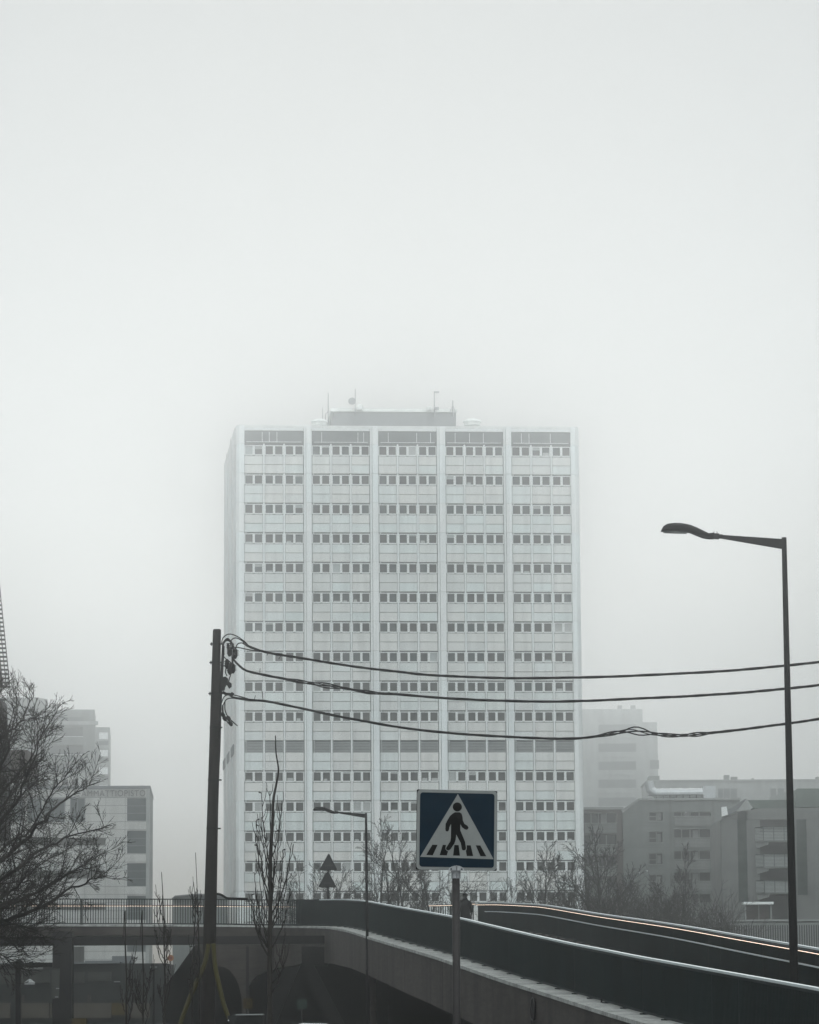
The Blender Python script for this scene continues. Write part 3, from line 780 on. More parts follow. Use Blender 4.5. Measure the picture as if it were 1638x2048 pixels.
torso = [(700, 510), (725, 497), (785, 497), (812, 515), (825, 560), (828, 600), (850, 650), (890, 675), (905, 700), (898, 720), (880, 730), (855, 722), (820, 695), (797, 655), (797, 735), (862, 890), (874, 970), (870, 992), (848, 1003), (826, 997), (818, 975), (806, 905), (744, 790),
         (738, 860), (722, 910), (672, 985), (650, 1002), (628, 1000), (614, 985), (614, 968), (668, 880), (675, 830), (676, 650), (655, 690), (648, 730), (638, 748), (620, 752), (605, 742), (601, 715), (604, 650), (628, 600), (660, 545)]
addp([Z(*p) for p in torso], lay)
q.build('pedestrian_symbol', M['signk'], pl)
q = MB()
for st in ([(433, 926), (502, 928), (440, 1065), (356, 1060)], [(570, 928), (612, 930), (605, 965), (606, 985), (625, 1008), (640, 1012), (624, 1068), (530, 1064)], [(722, 930), (778, 932), (796, 1072), (706, 1070)],
           [(884, 934), (936, 936), (970, 1078), (886, 1076), (874, 1010), (884, 985)], [(1002, 936), (1062, 938), (1142, 1082), (1066, 1080)]):
    q.ext([sg(*Z(*p), lay) for p in st], un * .0008)
q.build('stripe_symbol', M['signk'], pl)
# post and saddle bracket
pt_ = P(912, 1744, SY + .055); q = MB(); q.tube([Vector((pb.x, pb.y + .115, 0)), Vector((pt_.x, pb.y + .115, pt_.z + .30))], .031, 24)
o = q.build('post', M['greypost'], cs, smooth=True); o.matrix_parent_inverse = Matrix.Translation(-Vector(cs.location))
q = MB(); c0 = (.494, 1.005)
q.ext([sg(c0[0] + .10 * math.cos(a_ * math.pi / 10), c0[1] - .062 * math.sin(a_ * math.pi / 10), .006) for a_ in range(11)], un * .006)
o = q.build('bracket', M['alu'], cs); o.matrix_parent_inverse = Matrix.Translation(-Vector(cs.location))
for dx in (-.066, .066):
    b_ = MB(); c = sg(c0[0] + dx, c0[1] - .018, .012); b_.tube([c, c + un * .006], .006, 8); b_.build('bolt', M['steel'], o)
q = MB(); a, b = P(913, 1731, SY - .06), P(913, 1757, SY + .01); q.tube([P(912, 1741, SY + .115), P(912, 1757, SY + .115)], .037, 20); q.bar(P(913, 1731, SY - .005), P(914, 1756, SY + .022), .008, .01)
o = q.build('collar', M['alu'], cs, smooth=False); o.matrix_parent_inverse = Matrix.Translation(-Vector(cs.location))

# ================================================================ triangular signs seen from behind
WY = 172
a = P(656, 1950, WY); a.z = 0; t_ = P(656, 1712, WY)
ws = empty('warning_sign', a, label='two dark triangular signs one above the other on one thin post', cat='road sign')
def wp(mb, nm, m='steel', par=ws):
    o = mb.build(nm, M[m], par)
    if par == ws: o.matrix_parent_inverse = Matrix.Translation(-Vector(ws.location))
    return o
q = MB(); q.tube([a, t_], .045, 8); wp(q, 'post', 'steel')
for i, (ax, ay, lx, rx, by) in enumerate(((657.5, 1708, 639, 674, 1740.5), (655.5, 1743, 637.5, 672.5, 1775))):
    q = MB(); poly(q, [(ax - 1.5, ay + .5), (ax, ay - .8), (ax + 1.5, ay + .5), (rx, by - 2), (rx - 1.5, by), (lx + 1.5, by), (lx, by - 2)], WY - .08, .03); s_ = wp(q, 'sign_plate', 'steel')
    q = MB(); q.bar(P(ax - 8, by - 9, WY - .12), P(ax + 8, by - 9, WY - .12), .03, .03); q.build('mounting_rail', M['greypost'], s_)

# ================================================================ college building on the left
C = Fac('college_building', 297, 362, 3.2, label='pale panelled college building with raised letters and tall end windows', cat='building')
CU0, CU1 = C.rc(-700, 1600, 303, 1610)[0], 0
ctop = C.uz(250, 1578)[1]
big = [C.rc(254, y0, 292.5, y1) for y0, y1 in ((1596, 1642), (1661, 1707), (1726, 1773), (1791, 1840), (1857, 1904))]
strips = [C.rc(-680, y0, 211, y1) for y0, y1 in ((1677, 1692.5), (1743, 1758), (1809, 1822))]
topw = [C.rc(x0, 1596, x1, 1644) for x0, x1 in ((-640, -520), (-500, -380), (-360, -240), (-220, -100), (-80, 47), (54, 84), (88, 130), (140, 170))]
low = [C.rc(144, 1893, 168, 1929), C.rc(-300, 1893, -240, 1929)]
wm = MB(); wall_holes(wm, CU0, -.32, 0, ctop, big + strips + topw + low, .3)
wo = wm.build('wall', M['college'], C.root)
jm = MB(); zs = []
y = 1596.0
while y < 1935:
    a_, b_, z0, z1 = C.rc(-680, y - .45, 296, y + .45)
    zs.append((z0 + z1) / 2); y += 16.25
holes = big + strips + topw + low
def hline(z, h, mb, y0=-.004, y1=.0):
    cuts = sorted([(hh[0], hh[1]) for hh in holes if hh[2] - .02 < z < hh[3] + .02]); x = CU0
    for a_, b_ in cuts:
        if a_ > x: mb.box(x, a_, y0, y1, z - h, z + h)
        x = max(x, b_)
    if x < -.34: mb.box(x, -.34, y0, y1, z - h, z + h)
for z in zs: hline(z, .022, jm)
for px in (211, 250, 170, 130, 88, 47, 10, -40):
    x = C.uz(px, 1700)[0]
    for za, zb in zip(zs, zs[1:]):
        if not any(h[0] - .02 < x < h[1] + .02 and h[2] < (za + zb) / 2 < h[3] for h in holes): jm.box(x - .015, x + .015, -.004, 0, zb, za)
jm.build('panel_joints', M['joint'], C.root)
bm_ = MB(); bm_.box(CU0, -.33, .3, 18, 0, ctop - .02); bm_.build('core', M['grey'], C.root)
cm = MB(); cm.box(-.31, .05, -.03, 18.2, 0, ctop); cm.build('corner_strip', M['grey2'], C.root)
cm = MB(); cm.box(CU0, .1, -.12, 18.3, ctop, ctop + .33); cm.build('roof_coping', M['roofdark'], C.root)
def window(F_, h, m='glass', mull=(), par=None, dep=.22, fr=.06, hor=()):
    q = MB(); q.box(h[0], h[1], dep, dep + .05, h[2], h[3]); wo_ = q.build('window', M[m], par or F_.root)
    q = MB()
    q.box(h[0], h[0] + fr, dep - .06, dep, h[2], h[3]); q.box(h[1] - fr, h[1], dep - .06, dep, h[2], h[3])
    q.box(h[0] + fr, h[1] - fr, dep - .06, dep, h[3] - fr, h[3]); q.box(h[0] + fr, h[1] - fr, dep - .06, dep, h[2], h[2] + fr)
    for t in mull: x = h[0] + (h[1] - h[0]) * t; q.box(x - fr/2, x + fr/2, dep - .05, dep, h[2] + fr, h[3] - fr)
    for t in hor: z = h[2] + (h[3] - h[2]) * t; q.box(h[0] + fr, h[1] - fr, dep - .055, dep - .001, z - .03, z + .03)
    q.build('window_frame', M['steel' if m == 'glass' and fr < .08 else 'roofdark'], wo_); return wo_
for h in big: window(C, h, 'glass3', fr=.05, hor=(.34, .66), dep=.12)
for h in strips: window(C, h, 'glass', mull=[i / 20 for i in range(1, 20)], fr=.04, dep=.06)
for i, h in enumerate(topw): window(C, h, 'glass3', fr=.10, mull=(.5,), dep=.15, hor=(.34,))
for h in low: window(C, h, 'glass', fr=.06, mull=(.33, .66))
cu = bpy.data.curves.new('lettering', 'FONT'); cu.body = 'AMMATTIOPISTO'; cu.extrude = .05; cu.align_x = 'RIGHT'; cu.space_character = 1.12
to = bpy.data.objects.new('lettering', cu); COL.objects.link(to)
bpy.context.view_layer.update()
zt0, zt1 = C.uz(250, 1592.5)[1], C.uz(250, 1580.5)[1]
me = bpy.data.meshes.new_from_object(to.evaluated_get(bpy.context.evaluated_depsgraph_get())); bpy.data.objects.remove(to)
ho = max(v.co.y for v in me.vertices); x0_ = min(v.co.x for v in me.vertices); x1_ = max(v.co.x for v in me.vertices)
sc_ = (zt1 - zt0) / ho; ux0, ux1 = C.uz(163, 1586)[0], C.uz(290.5, 1586)[0]
for v in me.vertices:
    x, yv, z = v.co; v.co = Vector((ux0 + (x - x0_) / (x1_ - x0_) * (ux1 - ux0), -.12 - z, zt0 + yv * sc_))
me.materials.clear(); me.materials.append(M['letter']); lo = bpy.data.objects.new('lettering', me); COL.objects.link(lo); lo.parent = C.root
# set-back storey
sb = MB(); a_, b_, z0, z1 = C.rc(-700, 1545, 177, 1573, 4); hs = [C.rc(10 + i * 19.6 - 160, 1558.5, 10 + i * 19.6 - 148, 1571, 4) for i in range(17)]
wall_holes(sb, a_, b_, z0 - .5, z1, hs, .25, 4); sb.box(a_, b_, 4.25, 12, z0 - .5, z1 - .02); so_ = sb.build('upper_storey', M['college'], C.root)
q = MB(); q.box(a_, b_ + .25, 3.85, 12.2, z1, z1 + .12); q.build('roof', M['grey2'], so_)
for h in hs: q = MB(); q.box(h[0], h[1], 4.15, 4.2, h[2], h[3]); q.build('window', M['glass'], so_)

# ================================================================ stepped block behind the college
E = Fac('stepped_tower_block', 219, 600, 4.4, label='foggy grey stepped block rising behind the college building', cat='building')
def blk(Fc, x0, y0, x1, y1, a, b, nm, m, par=None, z0=None):
    q = MB(); u0, u1, za, zb = Fc.rc(x0, y0, x1, y1, a); q.box(u0, u1, a, b, za if z0 is None else z0, zb); return q.build(nm, M[m], par or Fc.root)
hol = [E.rc(100, y0, 166, y1) for y0, y1 in ((1455, 1475), (1491, 1511), (1526, 1546))]
wr = [E.rc(197, y0, 217, y1) for y0, y1 in ((1463, 1490), (1498, 1524), (1533, 1560), (1568, 1590))]
q = MB(); u0, u1, za, zb = E.rc(-500, 1447, 219, 1700); wall_holes(q, u0, E.uz(189, 1600)[0], 0, zb, hol, 1.2); q.box(u0, E.uz(189, 1600)[0], 1.2, 20, 0, zb - .03); w1 = q.build('wall', M['grey'], E.root)
q = MB(); wall_holes(q, E.uz(189, 1600)[0] + .01, u1, 0, zb - .6, wr, .3, .5); q.box(E.uz(189, 1600)[0] + .01, u1, .8, 20, 0, zb - .65); q.build('stair_wall', M['grey2'], E.root)
for h in hol:
    q = MB(); q.box(h[0], h[1], 1.1, 1.15, h[2], h[3]); wi = q.build('window', M['glass2'], w1)
    q = MB(); q.box(h[0] + .02, h[1] - .02, -.12, .0, h[2] - 1.25, h[2] + .1); bo = q.build('balcony_front', M['grey'], w1); q = MB(); q.box(h[0], h[1], -.16, .02, h[2] + .11, h[2] + .17); q.build('balcony_rail', M['frame'], bo)
for h in wr:
    zc = h[2] + (h[3] - h[2]) * .45; q = MB(); q.box(h[0], h[1], .7, .75, h[2], zc - .3); q.build('window', M['glass2'], w1); q = MB(); q.box(h[0] + .1, h[1] - .1, .62, .68, zc, h[3] - .1); q.build('window', M['frame'], w1)
blk(E, -400, 1419, 189, 1447, 1.0, 16, 'upper_wall', 'grey', z0=zb - .1)
h = E.rc(103, 1434, 166, 1442, 1.0); q = MB(); q.box(h[0], h[1], .93, .98, h[2], h[3]); q.build('window', M['glass2'], E.root)
q = MB(); a_, b_, za, zc = E.rc(60, 1445, 196, 1449.5); q.box(a_, b_, -.3, .9, za, zc + .2); q.build('roof_edge', M['grey2'], E.root)
q = MB(); c_ = E.uz(60, 1419, 6); r_ = E.uz(95, 1419, 6)[0] - c_[0]; q.lathe((c_[0], 8, c_[1] - .2), [(r_, 0), (r_, E.uz(60, 1399, 6)[1] - c_[1]), (r_ * .98, E.uz(60, 1398, 6)[1] - c_[1] + .3)], 28); q.build('plant_room', M['grey'], E.root)
blk(E, -300, 1395, 78, 1419, 4, 12, 'plant_wall', 'grey')

# ================================================================ lattice structure cut by the left edge
LT = P(0, HY, 210); LT.z = 0
lt = empty('lattice_screen', LT, label='dark slanted lattice screen cut off by the left edge of the photo', cat='lattice screen')
def lgrid(edge, x_left, y0, y1, nrow, colw, nm):
    q = MB(); rows_ = [y0 + (y1 - y0) * (i / nrow) for i in range(nrow + 1)]
    e = lambda y: edge[0] + (edge[1] - edge[0]) * (y - y0) / (y1 - y0)
    for y in rows_:
        if e(y) > x_left: q.bar(P(x_left, y, 210), P(e(y), y, 210), .12, .11)
    k_ = 0
    while e(y1) - k_ * colw > x_left:
        xt = e(y0) - k_ * colw; q.bar(P(e(y1) - k_ * colw, y1, 210.06), P(xt, y0, 210.06), .075 if k_ else .06, .05); k_ += 1
        if k_ > 30: break
    o = q.build(nm, M['lattice'], lt); o.matrix_parent_inverse = Matrix.Translation(-LT); return o
lgrid((-3, 19.8), -150, 1150, 1374, 26, 7.0, 'upper_lattice')
lgrid((9, 22), -150, 1400, 1530, 22, 4.2, 'lower_lattice')
q = MB(); poly(q, [(-150, 1330), (-9, 1280), (3, 1345), (4, 1374), (-150, 1374)], 211.2, .3); o = q.build('inner_frame', M['lattice'], lt); o.matrix_parent_inverse = Matrix.Translation(-LT)
q = MB(); poly(q, [(-150, 1402), (6, 1402), (13, 1530), (14, 1680), (-150, 1680)], 214, 2); o = q.build('backing', M['lattice'], lt); o.matrix_parent_inverse = Matrix.Translation(-LT)
q = MB(); poly(q, [(-160, 1500), (55, 1500), (56, 1545), (-160, 1545)], 222, 6); o = q.build('low_roof_block', M['brick'], lt); o.matrix_parent_inverse = Matrix.Translation(-LT)
q = MB(); poly(q, [(-150, 1374), (-20, 1374), (-20, 2030), (-150, 2030)], 212, 1.0); o = q.build('mast', M['lattice'], lt); o.matrix_parent_inverse = Matrix.Translation(-LT)

# ================================================================ right-hand buildings
# far tower in the fog, its wall coloured paler to add to the fade
X = Fac('far_tower_block', 1165, 860, 0, label='faint stepped tower block almost lost in the fog right of the office tower', cat='building')
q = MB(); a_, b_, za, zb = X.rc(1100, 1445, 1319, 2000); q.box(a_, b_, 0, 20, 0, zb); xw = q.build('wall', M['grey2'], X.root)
a_, b_, zc, zd = X.rc(1100, 1417, 1286, 1445); q = MB(); q.box(a_, b_, 2, 18, zb, zd); q.build('upper_wall', M['grey2'], X.root)
for px, w_ in ((1236, 8), (1262, 9)): a_, b_, zc, ze = X.rc(px, 1413, px + w_, 1417, 3); q = MB(); q.box(a_, b_, 3, 5, zd, ze + .3); q.build('roof_vent', M['grey'], X.root)
for y0 in (1449, 1487, 1523, 1559, 1595):
    h = X.rc(1197, y0, 1272, y0 + 17); q = MB(); q.box(h[0], h[1], -.02, .0, h[2], h[3]); q.build('window', M['glass2'], xw)
    q = MB(); q.box(h[0], h[1], -.25, -.03, h[2] - 1.2, h[2]); q.build('balcony_front', M['grey2'], xw)
for y0 in (1520, 1555): h = X.rc(1300, y0, 1318, y0 + 18); q = MB(); q.box(h[0], h[1], -.02, 0, h[2], h[3]); q.build('window', M['glass2'], xw)
# long mid block
D_ = Fac('long_flat_block', 1300, 600, 0, label='long pale flat-roofed block along the skyline at the far right', cat='building')
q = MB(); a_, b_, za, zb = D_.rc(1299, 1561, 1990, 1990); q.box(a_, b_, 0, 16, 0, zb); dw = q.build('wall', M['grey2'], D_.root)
q = MB(); q.box(a_ - .2, b_, -.25, 16.2, zb, zb + .25); q.build('roof_edge', M['grey2'], D_.root)
a_, b_, zc, zd = D_.rc(1299, 1551, 1320, 1561); q = MB(); q.box(a_, b_, 1, 6, zb + .26, zd); q.build('stair_head', M['grey'], D_.root)
for x0, x1, yt in ((1449, 1459, 1553.5), (1463, 1475, 1557), (1504, 1508, 1560), (1633, 1642, 1557)):
    a_, b_, zc, zd = D_.rc(x0, yt, x1, 1561, 3); q = MB(); q.box(a_, b_, 3, 5, zb + .26, zd + .3); q.build('roof_vent', M['grey'], D_.root)
for x0, x1 in ((1436, 1446), (1447, 1460), (1461, 1474), (1541, 1552), (1556, 1568), (1600, 1622)):
    h = D_.rc(x0, 1577, x1, 1596); q = MB(); q.box(h[0], h[1], -.03, 0, h[2], h[3]); q.build('window', M['glass2'], dw)
# brown and grey apartment block with recessed balconies
A = Fac('balcony_apartment_block', 1246, 436, 0, label='grey-brown apartment block with stacked recessed balconies beside the office tower', cat='building')
per_y = 43.3
def arec(x0, x1, ya, yb, n=5): return [A.rc(x0, ya + per_y * i, x1, yb + per_y * i) for i in range(n)]
bal1 = arec(1169, 1233, 1626, 1647.5); bal2 = arec(1348, 1421, 1615, 1634); win1 = arec(1298.5, 1325, 1620.5, 1641.5)
za0 = A.uz(1200, 1619)[1]; zb0 = A.uz(1360, 1601)[1]
uA0, uA1, uB1 = A.uz(1100, 1700)[0], A.uz(1246, 1700)[0], A.uz(1446, 1700)[0]
q = MB(); wall_holes(q, uA0, uA1, 0, za0, bal1, 1.3); q.box(uA0, uA1, 1.35, 14, 0, za0 - .02); wa = q.build('wall', M['brick'], A.root)
q = MB(); q.box(uA0, uA1 + .1, -.25, 14, za0, za0 + .3); q.build('roof_edge', M['grey2'], A.root)
uK = A.uz(1277, 1601)[0]
q = MB(); wall_holes(q, uA1 + .02, uB1, 0, za0 - .4, bal2 + win1, 1.0, -.3); 
q.box(uA1 + .02, uB1, .75, 14, 0, za0 - .42)
h0 = bal2[0]
q.ext([(uA1 + .02, -.3, za0 - .4), (uK, -.3, zb0), (uB1 + 2.2, -.3, zb0), (uB1 + 2.2, -.3, za0 - .4)][:4], (0, 14, 0))
wb = q.build('wall', M['grey'], A.root)
q = MB(); q.bar((uA1 - .1, -.45, za0 - .25), (uK, -.45, zb0 + .12), .3, .28); q.box(uK, uB1 + 2.3, -.6, 13.8, zb0 + .02, zb0 + .27); q.build('roof_edge', M['grey2'], A.root)
for par, hs, dep, off in ((wa, bal1, 1.25, 0), (wb, bal2, .7, -.3)):
    for h in hs:
        q = MB(); q.box(h[0], h[1], dep, dep + .05, h[2], h[3]); wi = q.build('window', M['glass'], par)
        q = MB(); n = 4
        for t in (0.22, .45, .7): x = h[0] + (h[1] - h[0]) * t; q.box(x - .06, x + .06, dep - .06, dep, h[2], h[3])
        x = h[0] + (h[1] - h[0]) * random.choice((.25, .5)); q.box(x + .1, x + .8, dep - .04, dep, h[2], h[3] - .1); q.build('window_frame', M['grey2'], wi)
        q = MB(); q.box(h[0], h[1], off - .14, off - .02, h[2] - 1.15, h[2] + .02)
        bo = q.build('balcony_front', M['rose'], par)
        q = MB()
        for k_ in range(6): z = h[2] - 1.05 + k_ * .17; q.box(h[0] + .05, h[1] - .05, off - .165, off - .142, z, z + .07)
        q.build('slats', M['grey2'], bo)
        q = MB(); q.box(h[0] - .05, h[1] + .05, off - .2, off - .0, h[2] + .03, h[2] + .11); q.build('balcony_rail', M['grey2'], bo)
for h in win1:
    q = MB(); q.box(h[0], h[1], .3, .35, h[2], h[3]); wi = q.build('window', M['glass'], wb)
    q = MB(); x = h[0] + (h[1] - h[0]) * .55; q.box(x - .05, x + .05, .2, .3, h[2], h[3]); q.box(h[0], x - .05, .22, .3, h[2] + .5, h[2] + .58); q.box(x + .1, h[1] - .2, .26, .29, h[2] + .1, h[3] - .1 - random.random() * .4); q.build('window_frame', M['grey2'], wi)
    q = MB(); q.box(h[0] - .1, h[1] + .1, -.42, -.3, h[2] - .12, h[2] - .02); q.build('sill', M['grey2'], wi)
for x0 in (1340.5, 1426.5): h = A.rc(x0, 1603, x0 + 5, 1990); q = MB(); q.box(h[0], h[1], -.34, -.3, 0, h[3]); q.build('pilaster', M['rose'], wb)
jj = MB()
for i in range(5):
    z = A.rc(1250, 1651 + per_y * i, 1440, 1652 + per_y * i)[2]; jj.box(uA1 + .1, A.uz(1340, 1700)[0], -.306, -.3, z, z + .05); jj.box(A.uz(1432, 1700)[0], uB1 - .1, -.306, -.3, z, z + .05)
jj.build('wall_joints', M['joint'], wb)
q = MB(); k_ = [A.uz(x, y, 4) for x, y in ((1349, 1614), (1355, 1618), (1362, 1614), (1372, 1619), (1380, 1615), (1390, 1618), (1400, 1614), (1412, 1618), (1421, 1613))]
zt_ = bal2[0][3]; 
pts = [(A.uz(x, 1610)[0], z) for x, z in zip((1349, 1352, 1357, 1361, 1366, 1371, 1376, 1383, 1390, 1398, 1404, 1412, 1420), (zt_-.1, zt_-.5, zt_-.25, zt_-.6, zt_-.2, zt_-.7, zt_-.3, zt_-.35, zt_-.6, zt_-.25, zt_-.5, zt_-.3, zt_-.55))]
q.ext([(pts[0][0], -.28, zt_), (pts[-1][0], -.28, zt_)] + [(x, -.28, z) for x, z in reversed(pts)], (0, .02, 0)); q.build('awning', M['frame'], wb)
# roof ducts
q = MB(); z = A.uz(1350, 1587, 3)[1]; xa_, xb_ = A.uz(1312, 1587, 3)[0], A.uz(1405, 1587, 3)[0]
q.tube([(xa_ - .9, 3, z + 1.5), (xa_ - .7, 3, z + .5), (xa_, 3, z), (xa_ + 1.8, 3, z), (xb_, 3, z)], [.6, .62, .62, .62, .62], 14)
for t in (.12, .3, .5, .72, .9): x = xa_ + (xb_ - xa_) * t; q.tube([(x, 3, z), (x + .15, 3, z)], .68, 14)
q.box(xb_ + .02, xb_ + 1.6, 2.5, 4, zb0 + .3, z + .9)
q.build('roof_duct', M['duct'], A.root)
q = MB()
for x in range(8): xx = xa_ + (xb_ - xa_) * x / 7; q.box(xx - .05, xx + .05, 2.2, 2.3, zb0 + .28, z - .2)
q.box(xa_ - 1, xb_, 2.2, 2.3, z - .3, z - .2); q.build('duct_support', M['steel'], A.root)
q = MB(); poly(q, [(1408, 1598), (1410, 1572), (1424, 1576), (1436, 1597)], 440, 2.5); o = q.build('roof_cowl', M['grey2'], A.root); o.matrix_parent_inverse = A.root.matrix_world.inverted() if False else Matrix.Translation(-A.o)

# apartment building with rounded balconies
B = Fac('rounded_balcony_building', 1446, 372, 0, label='grey apartment building with rounded metal balconies behind the right street lamp', cat='building')
stripw = [B.rc(1476, 1622, 1494.5, 1805), B.rc(1594, 1624, 1614, 1790)]
rec = [B.rc(1520, y0, 1577, y1, 0) for y0, y1 in ((1629, 1664), (1684, 1714), (1737, 1768), (1790, 1838))]
uB0 = B.uz(1445, 1750)[0]; uE = B.uz(1990, 1750)[0]; zB = B.uz(1560, 1619)[1]; zC = B.uz(1450, 1640)[1]
xL = B.uz(1500, 1700)[0]
q = MB(); wall_holes(q, uB0, uE, 0, zC, [(h[0], h[1], h[2], min(h[3], zC + 50)) for h in stripw] + rec, 1.2)
zt2 = [h for h in rec]
q.box(uB0, uE, 1.25, 14, 0, zC - .02); wB = q.build('wall', M['rose'], B.root)
q = MB(); a0 = B.uz(1445, 1637); a1 = B.uz(1475, 1627); a2 = B.uz(1520, 1617)
q.ext([(a0[0], .02, zC + .02), (a0[0], .02, a0[1]), (a1[0], .02, a1[1]), (a1[0], .02, zC + .02)], (0, 12, 0))
q.ext([(B.uz(1494.7, 1640)[0], .02, zC + .02), (B.uz(1494.7, 1640)[0], .02, B.uz(1496, 1621)[1]), (a2[0], .02, a2[1]), (uE, .02, a2[1]), (uE, .02, zC + .02)], (0, 12, 0)); q.build('gable_wall', M['rose'], B.root)
for h in stripw:
    q = MB(); q.box(h[0], h[1], .12, .2, h[2], h[3]); wi = q.build('stair_glazing', M['glass2g'], wB)
    for k_ in range(5): q = MB(); z = h[2] + (h[3] - h[2]) * (k_ + .9) / 5.6; q.box(h[0], h[1], .05, .12, z, z + .5); q.build('spandrel', M['greendark'], wi)
for i, h in enumerate(rec):
    q = MB(); q.box(h[0], h[1], 1.1, 1.15, h[2], h[3]); q.build('window', M['glass'], wB)
for y0, y1 in ((1655, 1681), (1709, 1733), (1762, 1785)):
    zb_, zt_ = B.uz(1540, y1, -1)[1], B.uz(1540, y0, -1)[1]; x0 = B.uz(1513, 1700, -1)[0]; x1 = B.uz(1590, 1700, -1)[0]
    plan = [(x0, .0), (x0 + .02, -.35), (x0 + .75, -1.1), (x1, -1.1), (x1, 0)]
    q = MB(); q.ext([(x, y, zb_ - .12) for x, y in plan], (0, 0, .14)); bo = q.build('balcony', M['grey'], wB)
    q = MB()
    for k_ in range(9):
        z = zb_ + .1 + (zt_ - zb_ - .12) * k_ / 8
        for (xa2, ya2), (xb2, yb2) in zip(plan, plan[1:-1]): q.bar((xa2, ya2, z), (xb2, yb2, z), .045, .055)
    q.build('slats', M['balrail'], bo)
    q = MB()
    for (xa2, ya2), (xb2, yb2) in zip(plan, plan[1:-1]): q.bar((xa2, ya2 - .02, zt_ + .03), (xb2, yb2 - .02, zt_ + .03), .08, .08)
    for t in (0, .33, .66, 1): x = plan[2][0] + (plan[3][0] - plan[2][0]) * t; q.box(x - .04, x + .04, -1.17, -1.12, zb_, zt_)
    q.build('balcony_frame', M['greendark'], bo)
    q = MB(); q.ext([(x0 + .1, -.02, zb_ - .75), (x0 + 1.1, -.9, zb_ - .45), (x0 + 1.2, -.9, zb_ - .14), (x0 + .05, -.02, zb_ - .14)], (.15, .1, 0)); q.build('bracket', M['grey2'], bo)
# roofs of that building
def bpoly(pts, Y, t, nm, m):
    q = MB(); poly(q, pts, Y, t); o = q.build(nm, M[m], B.root); o.matrix_parent_inverse = Matrix.Translation(-B.o); return o
bpoly([(1494, 1598), (1506, 1616), (1494, 1620), (1474, 1622)], 371, 1.2, 'dormer_gable', 'grey2')
bpoly([(1442, 1638), (1475, 1622), (1493, 1598), (1489, 1598), (1462, 1617)], 371.6, .6, 'verge', 'roofdark')
bpoly([(1443, 1614), (1453, 1613), (1456, 1629), (1444, 1633)], 371.2, .5, 'chimney', 'frame')
bpoly([(1496, 1600), (1990, 1600), (1990, 1617), (1508, 1617)], 378, 3, 'roof', 'green')
bpoly([(1541, 1600), (1541, 1594), (1575, 1583), (1578, 1600)], 379.5, 1, 'roof_light', 'grey2')
bpoly([(1590, 1614), (1591, 1580), (1595, 1577), (1990, 1577), (1990, 1614)], 376, 4, 'roof_block', 'green')
bpoly([(1594, 1609), (1595, 1579), (1605, 1579), (1606, 1609)], 374.9, .3, 'vent_pipe', 'grey2')
jj = MB()
for y in (1681, 1729, 1777):
    z = B.uz(1510, y)[1]; jj.bar((B.uz(1446, y)[0], -.01, z - .6), (stripw[0][0], -.01, z), .05, .03); jj.bar((stripw[0][1], -.01, z), (B.uz(1519, y)[0], -.01, z + .25), .05, .03); z2 = B.uz(1620, y)[1]; jj.box(stripw[1][1], uE, -.012, 0, z2, z2 + .05)
jj.build('wall_joints', M['joint'], wB)

# entrance canopy, terrace wall, slatted fence, flag poles
kb = Fac('entrance_canopy', 1487, 330, 0, label='small flat entrance canopy with pale edge below the rounded balconies', cat='canopy')
h = kb.rc(1487, 1804, 1546, 1809); q = MB(); q.box(h[0], h[1], -.6, 1.6, h[2], h[3]); q.build('roof', M['frame'], kb.root)
for x0, x1 in ((1490, 1492.5), (1541, 1544)): h2 = kb.rc(x0, 1809, x1, 1842); q = MB(); q.box(h2[0], h2[1], 0, .12, h2[2], h[2] - .01); q.build('post', M['grey2'], kb.root)
h2 = kb.rc(1494, 1812, 1540, 1842); q = MB(); q.box(h2[0], h2[1], 1.2, 1.4, h2[2], h[2] - .01); q.build('back_panel', M['brick'], kb.root)
h2 = kb.rc(1519, 1812, 1521, 1842); q = MB(); q.box(h2[0], h2[1], 1.1, 1.2, h2[2], h[2] - .01); q.build('mullion', M['grey2'], kb.root)
tw = Fac('terrace_wall', 1446, 322, 0, label='grey terrace wall with pale top below the entrance canopy', cat='wall')
h = tw.rc(1446, 1842, 1990, 1990); q = MB(); q.box(h[0], h[1], 0, 6, 0, h[3]); q.build('wall', M['grey'], tw.root)
q = MB(); h = tw.rc(1444, 1838, 1990, 1841.5); q.box(h[0], h[1], -.2, 6, h[2], h[3]); q.build('coping', M['grey2'], tw.root)
sf = Fac('slatted_fence', 1461, 300, 0, label='fence of pale vertical slats below the terrace wall at the right', cat='fence')
h = sf.rc(1461, 1848, 1680, 1890); q = MB(); x = h[0]
while x < h[1]: q.box(x, x + .09, 0, .05, h[2] - 1, h[3] - .05); x += .205
q.build('slats', M['grey2'], sf.root); q = MB(); q.box(h[0], h[1], .05, .11, h[3] - .3, h[3] - .2); q.box(h[0], h[1], .05, .11, h[2], h[2] + .1); q.build('rails', M['steel'], sf.root)
q = MB(); q.box(h[0], h[1], -.06, .04, h[3] - .04, h[3] + .06); q.build('cap_rail', M['grey2'], sf.root)
q = MB(); q.box(h[0] - .2, h[1], .6, .8, 0, h[3] - .1); q.build('backing_wall', M['concdark'], sf.root)
for px, py, wh in ((1280, 1747, 'left'), (1297, 1743, 'right')):
    a = P(px, 1900, 300); a.z = 0; t_ = P(px, py, 300); e_ = empty('pole', a, label=f'thin pale pole with bright tip before the dark trees, the {wh} of two', cat='pole', group='thin poles with bright tips')
    q = MB(); q.tube([(0, 0, 0), (0, 0, t_.z)], .035, 6); q.build('shaft', M['grey2'], e_); q = MB(); q.lathe((0, 0, t_.z), [(.05, 0), (.07, .06), (.02, .12)], 8); q.build('tip', M['lampw'], e_)

